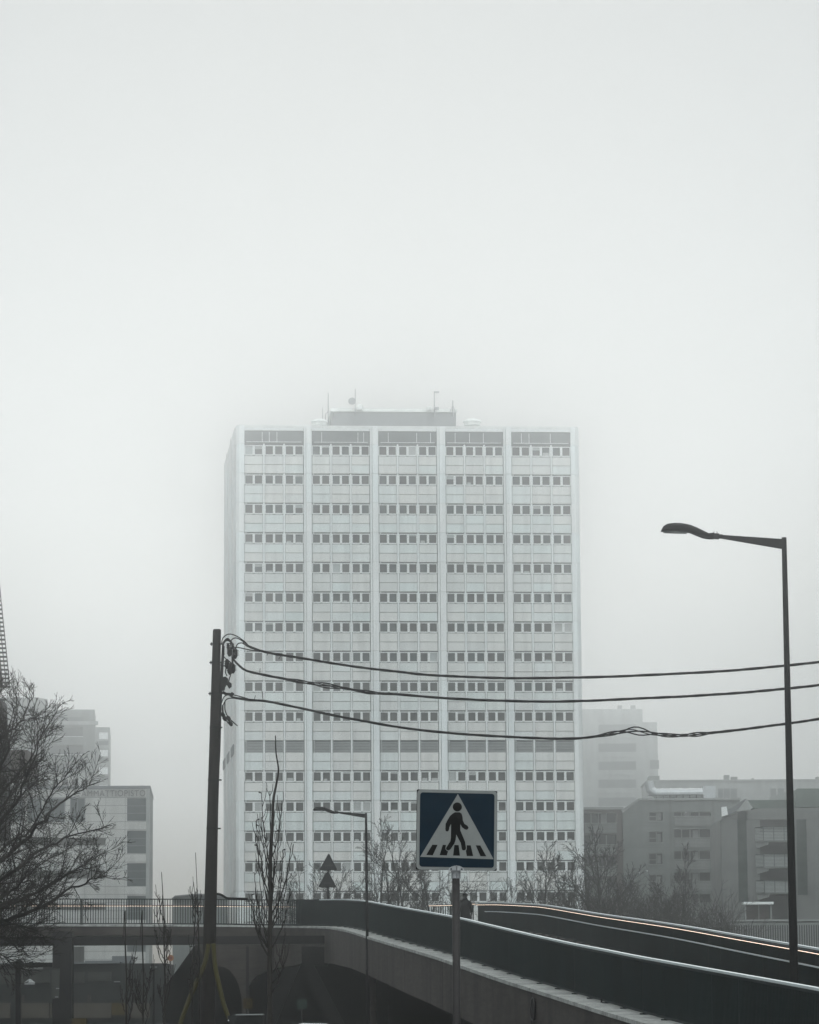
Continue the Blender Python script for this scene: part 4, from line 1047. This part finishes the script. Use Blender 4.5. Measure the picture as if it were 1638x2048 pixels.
# flat grey building between college and tower
s_ = Fac('low_grey_building', 345, 300, 0, label='low grey building with sloping roof edge behind the wooden pole', cat='building')
q = MB(); pts = [(345, 1797), (350, 1792), (398, 1788), (424, 1789), (446, 1793), (446, 2010), (345, 2010)]; poly(q, pts, 300, 8); o = q.build('wall', M['grey'], s_.root); o.matrix_parent_inverse = Matrix.Translation(-s_.o)
for x0 in (352, 380, 418): h = s_.rc(x0, 1815, x0 + 22, 1833); q = MB(); q.box(h[0], h[1], -.04, -.0, h[2], h[3]); q.build('window', M['glass'], s_.root)
q = MB(); poly(q, [(343, 1797), (350, 1791), (398, 1787), (446, 1791), (446, 1793.5), (398, 1789.5), (350, 1793.5), (344, 1799)], 299.6, 9); o = q.build('roof_edge', M['roofdark'], s_.root); o.matrix_parent_inverse = Matrix.Translation(-s_.o)

# ================================================================ low things seen under the bridge
U = Fac('low_brown_building', -60, 205, 0, label='low dark building with brown boarded panels seen beneath the footbridge', cat='building')
def ub(x0, y0, x1, y1, a, b, nm, m, par=None):
    h = U.rc(x0, y0, x1, y1, a); q = MB(); q.box(h[0], h[1], a, b, h[2], h[3]); return q.build(nm, M[m], par or U.root)
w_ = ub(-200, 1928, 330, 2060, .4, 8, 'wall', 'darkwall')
ub(-200, 1925.5, 240, 1928, .1, 8, 'roof_edge', 'roofdark')
ub(170, 1921, 233, 1931, 1.5, 4, 'roof_step', 'roofdark'); ub(224, 1912, 262, 1931, 1.2, 4, 'roof_block', 'roofdark')
for x0, x1 in ((-60, 20), (42, 98), (100, 103.5), (143, 222), (262, 300)): ub(x0, 2006, x1, 2036, .1, .4, 'board_panel', 'brownp')
ub(223, 2006, 255, 2030, .1, .4, 'door', 'yellowdk')
for x0, y0, x1, y1 in ((43, 1941, 100, 1966), (103, 1941, 120, 1996), (144, 1944, 168, 1966), (176, 1944, 222, 1962), (-40, 1941, 28, 1968)): ub(x0, y0, x1, y1, .3, .39, 'window', 'glass', w_)
for x0, x1 in ((44, 48), (175, 181), (-10, -6)): ub(x0, 1990, x1, 2004, .2, .39, 'pilaster', 'conc', w_)
ub(47, 1934.5, 85, 1938, .1, .39, 'light_band', 'rose', w_)
for x0, x1, y in ((112, 118, 1976), (110, 116, 1993), (228, 240, 1962.5)): ub(x0, y, x1, y + 1.8, .1, .29, 'lamp', 'grey2', w_)
# hanging dome lamp
a = P(59.5, 1969, 180); dl = empty('dome_lamp', (a.x, a.y, a.z), label='pale dome-shaped lamp shade hanging under the bridge beam at the lower left', cat='lamp')
q = MB(); q.tube([(0, 0, 0), (0, 0, .12), (0, 0, .17), (0, 0, .24), (0, 0, .27)], [.27, .27, .17, .11, .02], 16); q.build('shade', M['dullwhite'], dl); q = MB(); q.tube([(0, 0, .26), (0, 0, 1.0)], .012, 5); q.build('cord', M['steel'], dl)
q = MB(); q.tube([(-.2, .0, .95), (.2, 0, .95)], .05, 6); q.build('hanger', M['steel'], dl)
# yellow block by the column, two-headed light
q = MB(); poly(q, [(143, 2037), (172, 2037), (172, 2070), (143, 2070)], 146, .6); q.build('grit_bin', M['yellowdk'], label='dull yellow bin at the foot of the black frame column', cat='bin')
a = P(307, 2040, 170); a.z = 0; tl = empty('twin_spotlight', a, label='thin dark post with two small square white lamps', cat='lamp')
z1 = P(307, 1939, 170).z; q = MB(); q.tube([(0, 0, 0), (0, 0, z1)], .05, 6); q.build('post', M['steel'], tl)
q = MB(); q.box(-.22, .22, -.05, .05, z1, z1 + .05); q.build('bar', M['steel'], tl)
for s in (-1, 1): q = MB(); q.box(s * .11 - .055, s * .11 + .055, -.1, .02, z1 + .06, z1 + .16); q.build('lamp', M['dullwhite'], tl)
# round road sign
a = P(341, 2040, 190); a.z = 0; rs = empty('round_sign', a, label='small round sign with orange rim behind the thin saplings', cat='road sign')
z1 = P(341, 1916, 190).z; q = MB(); q.tube([(0, 0, 0), (0, 0, z1)], .04, 6); q.build('post', M['greypost'], rs)
for r_, y_, nm, m in ((.17, -.06, 'sign_rim', 'orange'), (.09, -.075, 'sign_face', 'red')): q = MB(); q.tube([(0, y_, z1), (0, y_ + .015, z1)], r_, 20); q.build(nm, M[m], rs)
# square yellow sign
a = P(496, 2040, 140); a.z = 0; ys = empty('square_sign', a, label='small square yellow sign between the two bridge arches', cat='road sign')
zc = P(496, 2007, 140).z; q = MB(); q.tube([(0, 0.03, 0), (0, .03, zc + .2)], .025, 6); q.build('post', M['greypost'], ys)
q = MB(); q.box(-.18, .18, -.01, .01, zc - .2, zc + .2); p_ = q.build('sign_plate', M['yellowdk'], ys)
q = MB(); ringc = [(math.cos(i * math.pi / 8), math.sin(i * math.pi / 8)) for i in range(17)]
for (c0_, s0_), (c1_, s1_) in zip(ringc, ringc[1:]): q.hexa([(c0_*.10, -.013, zc + s0_*.10), (c0_*.12, -.013, zc + s0_*.12), (c1_*.12, -.013, zc + s1_*.12), (c1_*.10, -.013, zc + s1_*.10)], [(c0_*.10, -.016, zc + s0_*.10), (c0_*.12, -.016, zc + s0_*.12), (c1_*.12, -.016, zc + s1_*.12), (c1_*.10, -.016, zc + s1_*.10)])
q.build('ring_mark', M['steel'], p_)
a = P(604, 2040, 138); a.z = 0; ds_ = empty('dark_sign', a, label='dark rectangular sign on a post under the larger arch', cat='road sign')
zc = P(604, 2008, 138).z; q = MB(); q.box(-.2, .2, -.02, .02, zc - .19, zc + .19); q.build('sign_plate', M['greendark'], ds_); q = MB(); q.tube([(0, .04, 0), (0, .04, zc)], .03, 6); q.build('post', M['greypost'], ds_)
# utility cabinet
a = P(490, 2040, 82); ca = empty('utility_cabinet', (a.x, 82, 0), label='grey utility cabinet right of the wooden pole with pale lid', cat='cabinet')
x0, x1 = P(455, 2040, 82).x - a.x, P(525, 2040, 82).x - a.x; zt = P(490, 2028, 82).z; xm = P(473, 2040, 82).x - a.x
q = MB(); q.box(x0, x1, 0, .45, .1, zt - .03); q.build('housing', M['cabinet'], ca); q = MB(); q.box(x0 + .03, xm - .01, -.02, -.001, .2, zt - .08); q.box(xm + .01, x1 - .03, -.02, -.001, .2, zt - .08); q.build('door', M['cabinet'], ca)
q = MB(); q.box(xm - .02, x1 + .02, -.04, .5, zt - .029, zt); q.build('lid', M['grey2'], ca); q = MB(); q.box(x0 - .01, x1 + .01, .02, .43, 0, .1); q.build('plinth', M['conc'], ca)
q = MB(); q.lathe((P(457, 2037, 82).x - a.x, -.03, zt - .16), [(.012, 0), (.016, .02), (.004, .03)], 8); q.build('lock', M['lampw'], ca)

# parked cars: only the roofs reach into the frame
def car(px, Y, label):
    a = P(px, 2048, Y); r = empty('parked_car', (a.x, Y, 0), label=label, cat='car', group='cars parked under the bridge')
    prof_ = [(-2.1, .45), (-2.15, .75), (-1.5, .92), (-.95, 1.38), (-.3, 1.49), (.5, 1.47), (1.15, 1.22), (1.75, .98), (2.1, .88), (2.15, .45)]
    q = MB(); n_ = len(q.v); W = [(.86, .0), (.86, .5), (.62, 1.0)]
    sect = []
    for x, z in prof_:
        wz = .86 if z < 1.0 else .86 - (z - .95) * .38; sect.append((x, z, wz))
    for i, (x, z, wz) in enumerate(sect): q.v += [(x, -.86, .3), (x, -.86, min(z, .92)), (x, -wz + .05, z), (x, 0, z + .03), (x, wz - .05, z), (x, .86, min(z, .92)), (x, .86, .3)]
    for i in range(len(sect) - 1):
        for j in range(6): a0 = n_ + i * 7 + j; q.f.append((a0, a0 + 1, a0 + 8, a0 + 7))
        q.f.append((n_ + i * 7 + 6, n_ + i * 7, n_ + i * 7 + 7, n_ + i * 7 + 13))
    q.f.append(tuple(n_ + j for j in range(7))); q.f.append(tuple(n_ + (len(sect)-1) * 7 + j for j in range(6, -1, -1)))
    body = q.build('body', M['carw'], r, smooth=False)
    for s in (-1, 1):
        q = MB(); q.ext([(-1.3, s * .865, .95), (-.85, s * .75, 1.33), (.5, s * .72, 1.38), (1.2, s * .865, .98)], (0, s * .012, 0)); q.build('side_window', M['glass'], body)
        for x in (-1.35, 1.4):
            q = MB(); q.tube([(x, s * .70, .32), (x, s * .90, .32)], .32, 18); w2 = q.build('wheel', M['tyre'], r); q = MB(); q.tube([(x, s * .9, .32), (x, s * .915, .32)], .19, 12); q.build('rim', M['alu'], w2)
    q = MB(); q.ext([(1.17, -.68, 1.24), (1.17, .68, 1.24), (1.68, .78, 1.02), (1.68, -.78, 1.02)], (.02, 0, .02)); q.build('windscreen', M['glass'], body)
car(333, 118, 'white car whose roof just shows left of the wooden pole')
car(625, 118, 'white car whose roof just shows under the larger arch')

# ================================================================ walking person
pa = P(931, 1866, 161.5)
import mathutils
def person():
    z0 = pa.z
    J = dict(pel=(0, 0, .95), bel=(0, -.01, 1.10), che=(0, 0, 1.32), nek=(0, .01, 1.50), hed=(0, .03, 1.60), crn=(0, .02, 1.74),
             hl=(-.10, 0, .90), kl=(-.12, .08, .50), al=(-.12, -.02, .09), tl=(-.13, .14, .04), hr=(.10, 0, .90), kr=(.11, .02, .50), ar=(.12, -.16, .12), tr=(.13, -.02, .04),
             sl=(-.19, 0, 1.44), el=(-.26, -.05, 1.17), wl=(-.25, .05, .93), pl=(-.25, .08, .85), sr=(.19, 0, 1.44), er=(.27, -.04, 1.17), wr=(.30, .05, .93), pr=(.30, .08, .85))
    rad = dict(pel=.15, bel=.14, che=.155, nek=.06, hed=.095, crn=.075, hl=.095, kl=.065, al=.045, tl=.035, hr=.095, kr=.065, ar=.045, tr=.035, sl=.07, el=.05, wl=.033, pl=.036, sr=.07, er=.05, wr=.033, pr=.036)
    E_ = [('pel', 'bel'), ('bel', 'che'), ('che', 'nek'), ('nek', 'hed'), ('hed', 'crn'), ('pel', 'hl'), ('hl', 'kl'), ('kl', 'al'), ('al', 'tl'), ('pel', 'hr'), ('hr', 'kr'), ('kr', 'ar'), ('ar', 'tr'),
          ('che', 'sl'), ('sl', 'el'), ('el', 'wl'), ('wl', 'pl'), ('che', 'sr'), ('sr', 'er'), ('er', 'wr'), ('wr', 'pr')]
    for s, sg_ in (('l', -1), ('r', 1)):
        px_, py_, pz_ = J['p' + s]
        for i, (dy, ln) in enumerate(((-.03, .068), (-.01, .078), (.01, .074), (.03, .058))):
            a, b = f'f{s}{i}a', f'f{s}{i}b'
            J[a] = (px_, py_ + dy, pz_ - .045); J[b] = (px_ - sg_ * .015, py_ + dy + .01, pz_ - .045 - ln); rad[a] = .0095; rad[b] = .0075; E_ += [('p' + s, a), (a, b)]
        J[f't{s}a'] = (px_ - sg_ * .01, py_ + .045, pz_ + .0); J[f't{s}b'] = (px_ - sg_ * .02, py_ + .06, pz_ - .045); rad[f't{s}a'] = .011; rad[f't{s}b'] = .009; E_ += [('p' + s, f't{s}a'), (f't{s}a', f't{s}b')]
    names = list(J); me = bpy.data.meshes.new('person'); me.from_pydata([J[n] for n in names], [(names.index(a), names.index(b)) for a, b in E_], []); me.materials.append(M['cloth'])
    o = bpy.data.objects.new('person', me); COL.objects.link(o); o.location = (pa.x, pa.y, z0); o.rotation_euler = (0, 0, R(12))
    m = o.modifiers.new('skin', 'SKIN'); sv = me.skin_vertices[0].data
    for i, n in enumerate(names): sv[i].radius = (rad[n], rad[n] * (.8 if n in ('che', 'bel', 'pel') else 1)); sv[i].use_root = (n == 'pel')
    m.use_smooth_shade = True; s2 = o.modifiers.new('sub', 'SUBSURF'); s2.levels = s2.render_levels = 2
    tag(o, 'person in a long black coat and cap walking on the footbridge behind the sign post', 'person')
    q = MB(); n = 20; prof_ = [(.25, .19, .52), (.235, .18, .70), (.215, .165, .92), (.20, .155, 1.10), (.215, .16, 1.28), (.215, .15, 1.42), (.15, .12, 1.50), (.085, .085, 1.545)]
    for (rx, ry, z) in prof_:
        for k_ in range(n): a = 2 * math.pi * k_ / n; w3 = 1 + .04 * math.sin(5 * a + z * 3) * (1.5 - z); q.v.append((math.cos(a) * rx * w3, math.sin(a) * ry * w3 - .01, z))
    for i in range(len(prof_) - 1):
        for k_ in range(n): a0 = i * n + k_; b0 = i * n + (k_ + 1) % n; q.f.append((a0, b0, b0 + n, a0 + n))
    q.build('coat', M['cloth'], o, smooth=True)
    q = MB()
    for s in (-1, 1):
        q.tube([(s * .17, 0, 1.46), (s * .225, -.015, 1.34), (s * .262, -.045, 1.17), (s * .275, 0, 1.04), (s * (.25 if s < 0 else .30), .045, .95)], [.085, .085, .068, .06, .055], 10)
    q.build('sleeves', M['cloth'], o, smooth=True)
    q = MB(); q.tube([(0, .02, 1.66), (0, .02, 1.70), (0, .02, 1.76), (0, .02, 1.80), (0, .02, 1.815)], [.108, .115, .108, .07, .01], 14); q.tube([(0, .10, 1.69), (0, .19, 1.675)], [.075, .05], 10); q.build('cap', M['cloth'], o, smooth=True)
    q = MB(); q.tube([(0, .0, 1.48), (0, .0, 1.54), (0, .01, 1.58)], [.13, .12, .09], 14); q.build('scarf', M['cloth'], o, smooth=True)
    q = MB(); q.tube([(-.0, .115, 1.63), (0, .145, 1.605), (0, .12, 1.595)], [.012, .018, .008], 6); q.build('nose', M['skin'], o, smooth=True)
person()

# ================================================================ trees
def limb(mb, p, d, L, r, lev, rr, cfg, taper=.25):
    n = cfg['seg'][lev]; pts = [p.copy()]; rad = [r]; cur = p.copy(); dd = d.normalized(); step = L / n
    for i in range(n):
        j = Vector((rr.gauss(0, 1), rr.gauss(0, 1) * .8, rr.gauss(0, 1))) * cfg['jit'][lev]
        dd = (dd + j + Vector((0, 0, cfg['up'][lev]))).normalized(); cur = cur + dd * step; pts.append(cur.copy()); rad.append(max(r * (1 - (1 - taper) * (i + 1) / n), cfg['rmin']))
    mb.tube(pts, rad, cfg['sides'][lev], cap=False)
    if lev + 1 < len(cfg['seg']):
        k = cfg['kids'][lev]
        for i in range(k):
            t = cfg['t0'][lev] + (1 - cfg['t0'][lev]) * (i + rr.random()) / k; x = min(t * n, n - .01); q_ = int(x)
            pp_ = pts[q_].lerp(pts[q_ + 1], x - q_); base = (pts[q_ + 1] - pts[q_]).normalized()
            az_ = rr.random() * 2 * math.pi; perp = base.orthogonal().normalized(); perp = Matrix.Rotation(az_, 3, base) @ perp; perp.y *= .85
            ang = R(cfg['ang'][lev] * (.75 + .5 * rr.random())); nd = base * math.cos(ang) + perp * math.sin(ang)
            rk = rad[q_] * cfg['rr'][lev]
            limb(mb, pp_, nd, L * cfg['len'][lev] * (1.1 - .55 * t) * (.75 + .5 * rr.random()), max(rk, cfg['rmin']), lev + 1, rr, cfg)

def bare_tree(px, py_top, Y, label, seed, spread=.55, trunks=1, m='bark2', zb=0.0, group=None, dens=1.0, first=.28, rb=.02, lean=0, nlev=5):
    rr = random.Random(seed); b = P(px, HY, Y); b.z = zb; Ht = P(px, py_top, Y).z - zb
    cfg = dict(seg=[9, 7, 6, 4, 3][:nlev], jit=[.05, .06, .065, .07, .1], up=[.05, .05, .04, .02, .0], sides=[8, 5, 4, 3, 3], kids=[int(13 * dens), int(8 * dens), 5, 3], t0=[first, .18, .2, .1], ang=[44 * spread / .55, 32, 32, 34], rr=[.5, .55, .6, .7], len=[.52 * spread / .55, .52, .5, .5], rmin=.0095 * Y / 200)
    o = empty('bare_tree', b, label=label, cat='tree', group=group)
    tr_, cr = MB(), MB()
    for k_ in range(trunks):
        d = Vector((rr.uniform(-.22, .22) * (trunks > 1) + lean, rr.uniform(-.1, .1), 1)).normalized()
        st = Vector((rr.uniform(-.5, .5) * (trunks > 1), 0, 0)); L = Ht * (.80 if trunks == 1 else rr.uniform(.6, .8)); n = cfg['seg'][0]; r = Ht * rb * (1 if trunks == 1 else .7)
        pts, rad, cur, dd = [st.copy()], [r], st.copy(), d
        for i in range(n):
            dd = (dd + Vector((rr.gauss(0, 1), rr.gauss(0, 1), 0)) * .05 + Vector((0, 0, .05))).normalized(); cur = cur + dd * L / n; pts.append(cur.copy()); rad.append(r * (1 - .82 * (i + 1) / n))
        tr_.tube(pts, rad, 8)
        K = max(4, int(cfg['kids'][0] / (1 if trunks == 1 else 1.5)))
        for i in range(K):
            t = first + (1 - first) * (i + rr.random()) / K; x = min(t * n, n - .01); q_ = int(x); p_ = pts[q_].lerp(pts[q_ + 1], x - q_)
            base = (pts[q_ + 1] - pts[q_]).normalized(); az_ = i * 2.4 + rr.random(); perp = Matrix.Rotation(az_, 3, base) @ base.orthogonal().normalized()
            a_ = R(cfg['ang'][0] * (.8 + .4 * rr.random())); nd = base * math.cos(a_) + perp * math.sin(a_)
            limb(cr, p_, nd, Ht * .42 * spread / .55 * (1.15 - .75 * t) * (.8 + .4 * rr.random()), max(rad[q_] * .5, .02), 1, rr, cfg)
        limb(cr, pts[-1], dd, Ht * .2, rad[-1], 1, rr, cfg)
    tr_.build('trunk', M[m], o); cr.build('crown', M[m], o)
    return o
g1 = 'bare trees in front of the tower and buildings'
bare_tree(668, 1702, 262, 'low bushy bare tree right behind the two triangular signs', 11, .75, 2, group=g1, dens=.9, first=.3)
bare_tree(612, 1728, 266, 'smallest bare tree at the left of the two triangular signs', 12, .7, 1, group=g1, dens=.7)
bare_tree(775, 1645, 255, 'tall bare tree with upright stems just right of the smaller street lamp', 13, .5, 3, group=g1, dens=.85, first=.3)
bare_tree(850, 1640, 258, 'tall bare tree standing behind the blue crossing sign', 14, .5, 3, group=g1, dens=.85, first=.3)
bare_tree(932, 1700, 262, 'bare tree with wide low branches behind the walking person', 15, .75, 2, group=g1, dens=.8, first=.3)
bare_tree(1103, 1694, 275, 'bare tree before the right end of the office tower', 16, .62, 1, group=g1, dens=1.1)
bare_tree(1157, 1745, 272, 'short bare tree at the right corner of the office tower', 17, .7, 2, group=g1, dens=.9)
bare_tree(1218, 1655, 285, 'dense dark bare tree before the brown balconies', 18, .6, 1, group=g1, dens=1.35, rb=.024)
bare_tree(1262, 1742, 280, 'dark bare tree behind the left of the two thin pale poles', 19, .75, 2, group=g1, dens=1.1)
bare_tree(1330, 1690, 290, 'bare tree with slim crown before the grey block windows', 20, .42, 2, group=g1, dens=.9)
bare_tree(1372, 1742, 292, 'thin sparse bare tree before the stacked balconies', 21, .62, 1, group=g1, dens=.6)
# dark thicket at the foot of those trees
rr = random.Random(5); q = MB()
cfgs = dict(seg=[5, 4, 3], jit=[.1, .12, .12], up=[.04, .04, .0], sides=[4, 3, 3], kids=[7, 4], t0=[.15, .15], ang=[34, 36], rr=[.6, .6], len=[.5, .5], rmin=.012)
for i in range(80):
    px = rr.uniform(1150, 1445); Y = rr.uniform(262, 300); top_ = 1770 + (px - 1240) ** 2 / 1300 + abs(rr.gauss(0, 22))
    b = P(px, 1900, Y); b.z = rr.uniform(0, 3); L = max(P(px, max(top_, 1740), Y).z - b.z, 1.5) * .95
    for k_ in range(4): limb(q, b, Vector((rr.gauss(0, .28), rr.gauss(0, .2), 1)), L * rr.uniform(.6, 1), .04, 0, rr, cfgs)
q.build('thicket', M['bark2'], kind='stuff')

# big tree reaching in from the left
def big_tree():
    rr = random.Random(42); Y = 74; root = P(-150, HY, Y); root.z = 0
    o = empty('big_bare_tree', root, label='large dark bare tree spreading its branches in from the left edge', cat='tree')
    tr_, cr = MB(), MB(); f = lambda x, y, d=0: P(x, y, Y + d) - root
    tr_.tube(catmull([Vector((0, 0, 0)), f(-150, 1950), f(-140, 1850), f(-120, 1720), f(-100, 1600), f(-95, 1480)], 4), [.34 - .012 * i for i in range(21)], 10)
    cfg = dict(seg=[8, 7, 5, 4], jit=[.05, .055, .05, .05], up=[.02, .035, .02, .01], sides=[5, 4, 3, 3], kids=[11, 6, 3], t0=[.1, .15, .2], ang=[32, 30, 32], rr=[.5, .55, .6], len=[.45, .55, .55], rmin=.0044)
    mains = [([(-118, 1700), (-60, 1640), (-10, 1560), (22, 1480), (34, 1402)], .10), ([(-110, 1650), (-50, 1560), (0, 1480), (45, 1440), (78, 1388)], .09),
             ([(-125, 1760), (-40, 1690), (20, 1620), (60, 1540), (98, 1455)], .11), ([(-130, 1800), (-30, 1740), (40, 1690), (95, 1640), (140, 1600), (195, 1568)], .12),
             ([(-135, 1830), (-40, 1790), (30, 1740), (90, 1700), (150, 1672), (225, 1652)], .11), ([(-140, 1860), (-40, 1830), (40, 1800), (110, 1770), (170, 1735), (205, 1712)], .10),
             ([(-140, 1870), (-30, 1850), (60, 1825), (130, 1790), (190, 1762), (228, 1752)], .10), ([(-140, 1890), (-40, 1860), (30, 1850), (80, 1862), (100, 1880)], .08),
             ([(-115, 1680), (-50, 1620), (10, 1580), (60, 1520), (85, 1478), (103, 1420)], .08), ([(-135, 1840), (-60, 1780), (0, 1700), (60, 1660), (110, 1590), (150, 1545)], .09),
             ([(-140, 1880), (-30, 1868), (20, 1880), (50, 1905)], .06), ([(-140, 1900), (-60, 1900), (-10, 1905), (24, 1925)], .06), ([(-110, 1640), (-60, 1540), (-30, 1450), (-12, 1392)], .08),
             ([(-140, 1850), (-70, 1800), (-10, 1770), (60, 1765), (120, 1800)], .09), ([(-140, 1860), (-60, 1830), (10, 1790), (70, 1745), (118, 1708)], .09), ([(-130, 1780), (-60, 1700), (-10, 1640), (20, 1590), (55, 1540)], .09), ([(-140, 1880), (-60, 1850), (0, 1810), (50, 1800), (95, 1820)], .08)]
    for pts, r in mains:
        path = catmull([f(x - 10 if x > 60 else x, y, rr.uniform(-2.5, 2.5)) for x, y in pts], 5); n = len(path)
        path = [p_ + Vector((rr.gauss(0, .02), 0, rr.gauss(0, .02))) for p_ in path]
        cr.tube(path, [max(r * .52 * (1 - .88 * i / n), .008) for i in range(n)], 6, cap=False); L = sum((a - b).length for a, b in zip(path, path[1:]))
        K = 26
        for i in range(K):
            t = .22 + .76 * (i + rr.random()) / K; x = min(t * (n - 1), n - 1.01); q_ = int(x); p_ = path[q_].lerp(path[q_ + 1], x - q_); base = (path[q_ + 1] - path[q_]).normalized()
            perp = Matrix.Rotation(rr.random() * 6.283, 3, base) @ base.orthogonal().normalized(); a_ = R(rr.uniform(26, 52)); nd = base * math.cos(a_) + perp * math.sin(a_) + Vector((0, 0, .22))
            limb(cr, p_, nd, rr.uniform(.5, 1.2) * (1.3 - .6 * t), max(r * .24 * (1 - .8 * t), .009), 1, rr, cfg)
        limb(cr, path[-1], path[-1] - path[-2], .35, .011, 2, rr, cfg)
    tr_.build('trunk', M['bark'], o); cr.build('crown', M['bark'], o)
big_tree()

# young columnar tree and whips
def whip(px_pts, Y, r0, r1, twigs, label, seed, name='young_tree', grp='young trees between the pole and the bridge', hi=.05):
    rr = random.Random(seed); pts = [P(x, y, Y) for x, y in px_pts]; root = Vector((pts[0].x, Y, 0)); o = empty(name, root, label=label, cat='tree', group=grp)
    path = catmull([Vector((0, 0, 0))] + [p_ - root for p_ in pts], 6); n = len(path); tr_, cr = MB(), MB()
    tr_.tube(path, [max(r1 + (r0 - r1) * (1 - i / n) ** 1.15, .006) for i in range(n)], 7); tr_.build('trunk', M['bark'], o)
    zt = path[-1].z
    for (fx, ty, tx, r) in twigs:
        # each twig leaves the stem at row ty0, ends at (tx, ty)
        (y0, y1, x1) = (fx, ty, tx); a = None
        zz = P(x1, y0, Y).z
        a = min(path, key=lambda p_: abs(p_.z - zz)); e = P(x1, y1, Y) - root; d_ = rr.uniform(-.25, .25); e.y += d_
        m1 = a.lerp(e, .3); m1.x = a.x + (e.x - a.x) * .55; m2 = a.lerp(e, .65); m2.x = a.x + (e.x - a.x) * .85
        tp = catmull([a, m1, m2, e], 5); tp = [p_ + Vector((rr.gauss(0, .006), 0, rr.gauss(0, .006))) for p_ in tp]
        cr.tube(tp, [max(r * (1 - .7 * i / len(tp)), .0055) for i in range(len(tp))], 4, cap=False)
        for i in range(4):
            j = rr.randrange(5, len(tp) - 1); s_ = rr.choice((-1, 1)); b_ = tp[j] + Vector((s_ * rr.uniform(.02, .09), rr.uniform(-.05, .05), rr.uniform(.12, .4))); cr.tube([tp[j], tp[j].lerp(b_, .5) + Vector((s_ * .02, 0, 0)), b_], [.007, .006, .005], 3, cap=False)
        if rr.random() < hi * 8: b_ = tp[-1] + Vector((rr.choice((-1, 1)) * .05, 0, .02)); cr.tube([tp[-1], b_], [.009, .012], 4)
    if cr.v: cr.build('crown', M['bark'], o)
    return o
rr = random.Random(9); tw = []
ends = [(1588, 524), (1580, 540), (1634, 522), (1640, 512), (1650, 516), (1612, 563), (1625, 560), (1690, 514), (1700, 522), (1685, 583), (1700, 566), (1745, 508), (1740, 576), (1664, 551), (1668, 534), (1720, 560), (1760, 582), (1710, 548), (1728, 572), (1655, 553), (1630, 536), (1780, 512), (1775, 566), (1640, 545), (1690, 530), (1750, 528)]
for y, x in ends[:18]: tw.append((y + rr.uniform(110, 190), y, x, rr.uniform(.008, .015)))
for i in range(8): y = rr.uniform(1790, 1900); tw.append((y + rr.uniform(90, 140), y, 542 + rr.choice((-1, 1)) * rr.uniform(14, 40), .012))
whip([(540, 2020), (540, 1900), (541, 1800), (541, 1720), (545, 1650), (547, 1600), (552, 1572), (557, 1540), (552, 1505), (551, 1471)], 60, .052, .008, tw, 'tallest young tree with upright twigs, right of the wooden pole', 1)
def sm(px, ytop, seed, lab, n=12, Y=66, sway=6):
    rr = random.Random(seed); tw = [(lambda y: (y + rr.uniform(40, 80), y, px + rr.choice((-1, 1)) * rr.uniform(5, 16), .009))(rr.uniform(ytop + 40, 2000)) for i in range(n)]
    whip([(px, 2030), (px + 1, 1960), (px + rr.uniform(-2, 2), 1880), (px - sway * .3, 1820), (px - sway, ytop)], Y, .024, .006, tw, lab, seed)
sm(329, 1744, 2, 'slim young tree with a long bare tip over the bridge railing')
sm(286, 1880, 3, 'short young tree left of the slim one below the bridge beam', 9)
sm(252, 1875, 6, 'shortest young tree near the left college windows below the beam', 7)
def sm2(pts, lab, seed, n): rr = random.Random(seed); whip(pts, 68, .016, .005, [(lambda y: (y + 40, y, pts[-1][0] + rr.choice((-1, 1)) * rr.uniform(3, 8), .007))(rr.uniform(pts[-1][1] + 15, 1980)) for i in range(n)], lab, seed)
sm2([(399, 2030), (398, 1900), (396, 1830), (394, 1770), (391, 1705)], 'thin twiggy young tree hugging the left side of the wooden pole', 4, 8)
sm2([(384, 2030), (386, 1920), (389, 1860), (390, 1800), (387, 1764)], 'faint thin sapling just left of the wooden pole', 5, 6)

# ================================================================ haze
hz = MB(); hz.box(-800, 800, -150, 1300, -1, 78)
hm = bpy.data.materials.new('haze'); hm.use_nodes = True; t = hm.node_tree; t.nodes.clear()
o_ = t.nodes.new('ShaderNodeOutputMaterial'); pv = t.nodes.new('ShaderNodeVolumePrincipled')
pv.inputs['Color'].default_value = (.96, .985, .985, 1); pv.inputs['Density'].default_value = HAZE; pv.inputs['Anisotropy'].default_value = 0.955
t.links.new(pv.outputs[0], o_.inputs['Volume'])
hz.build('haze', hm, kind='stuff')
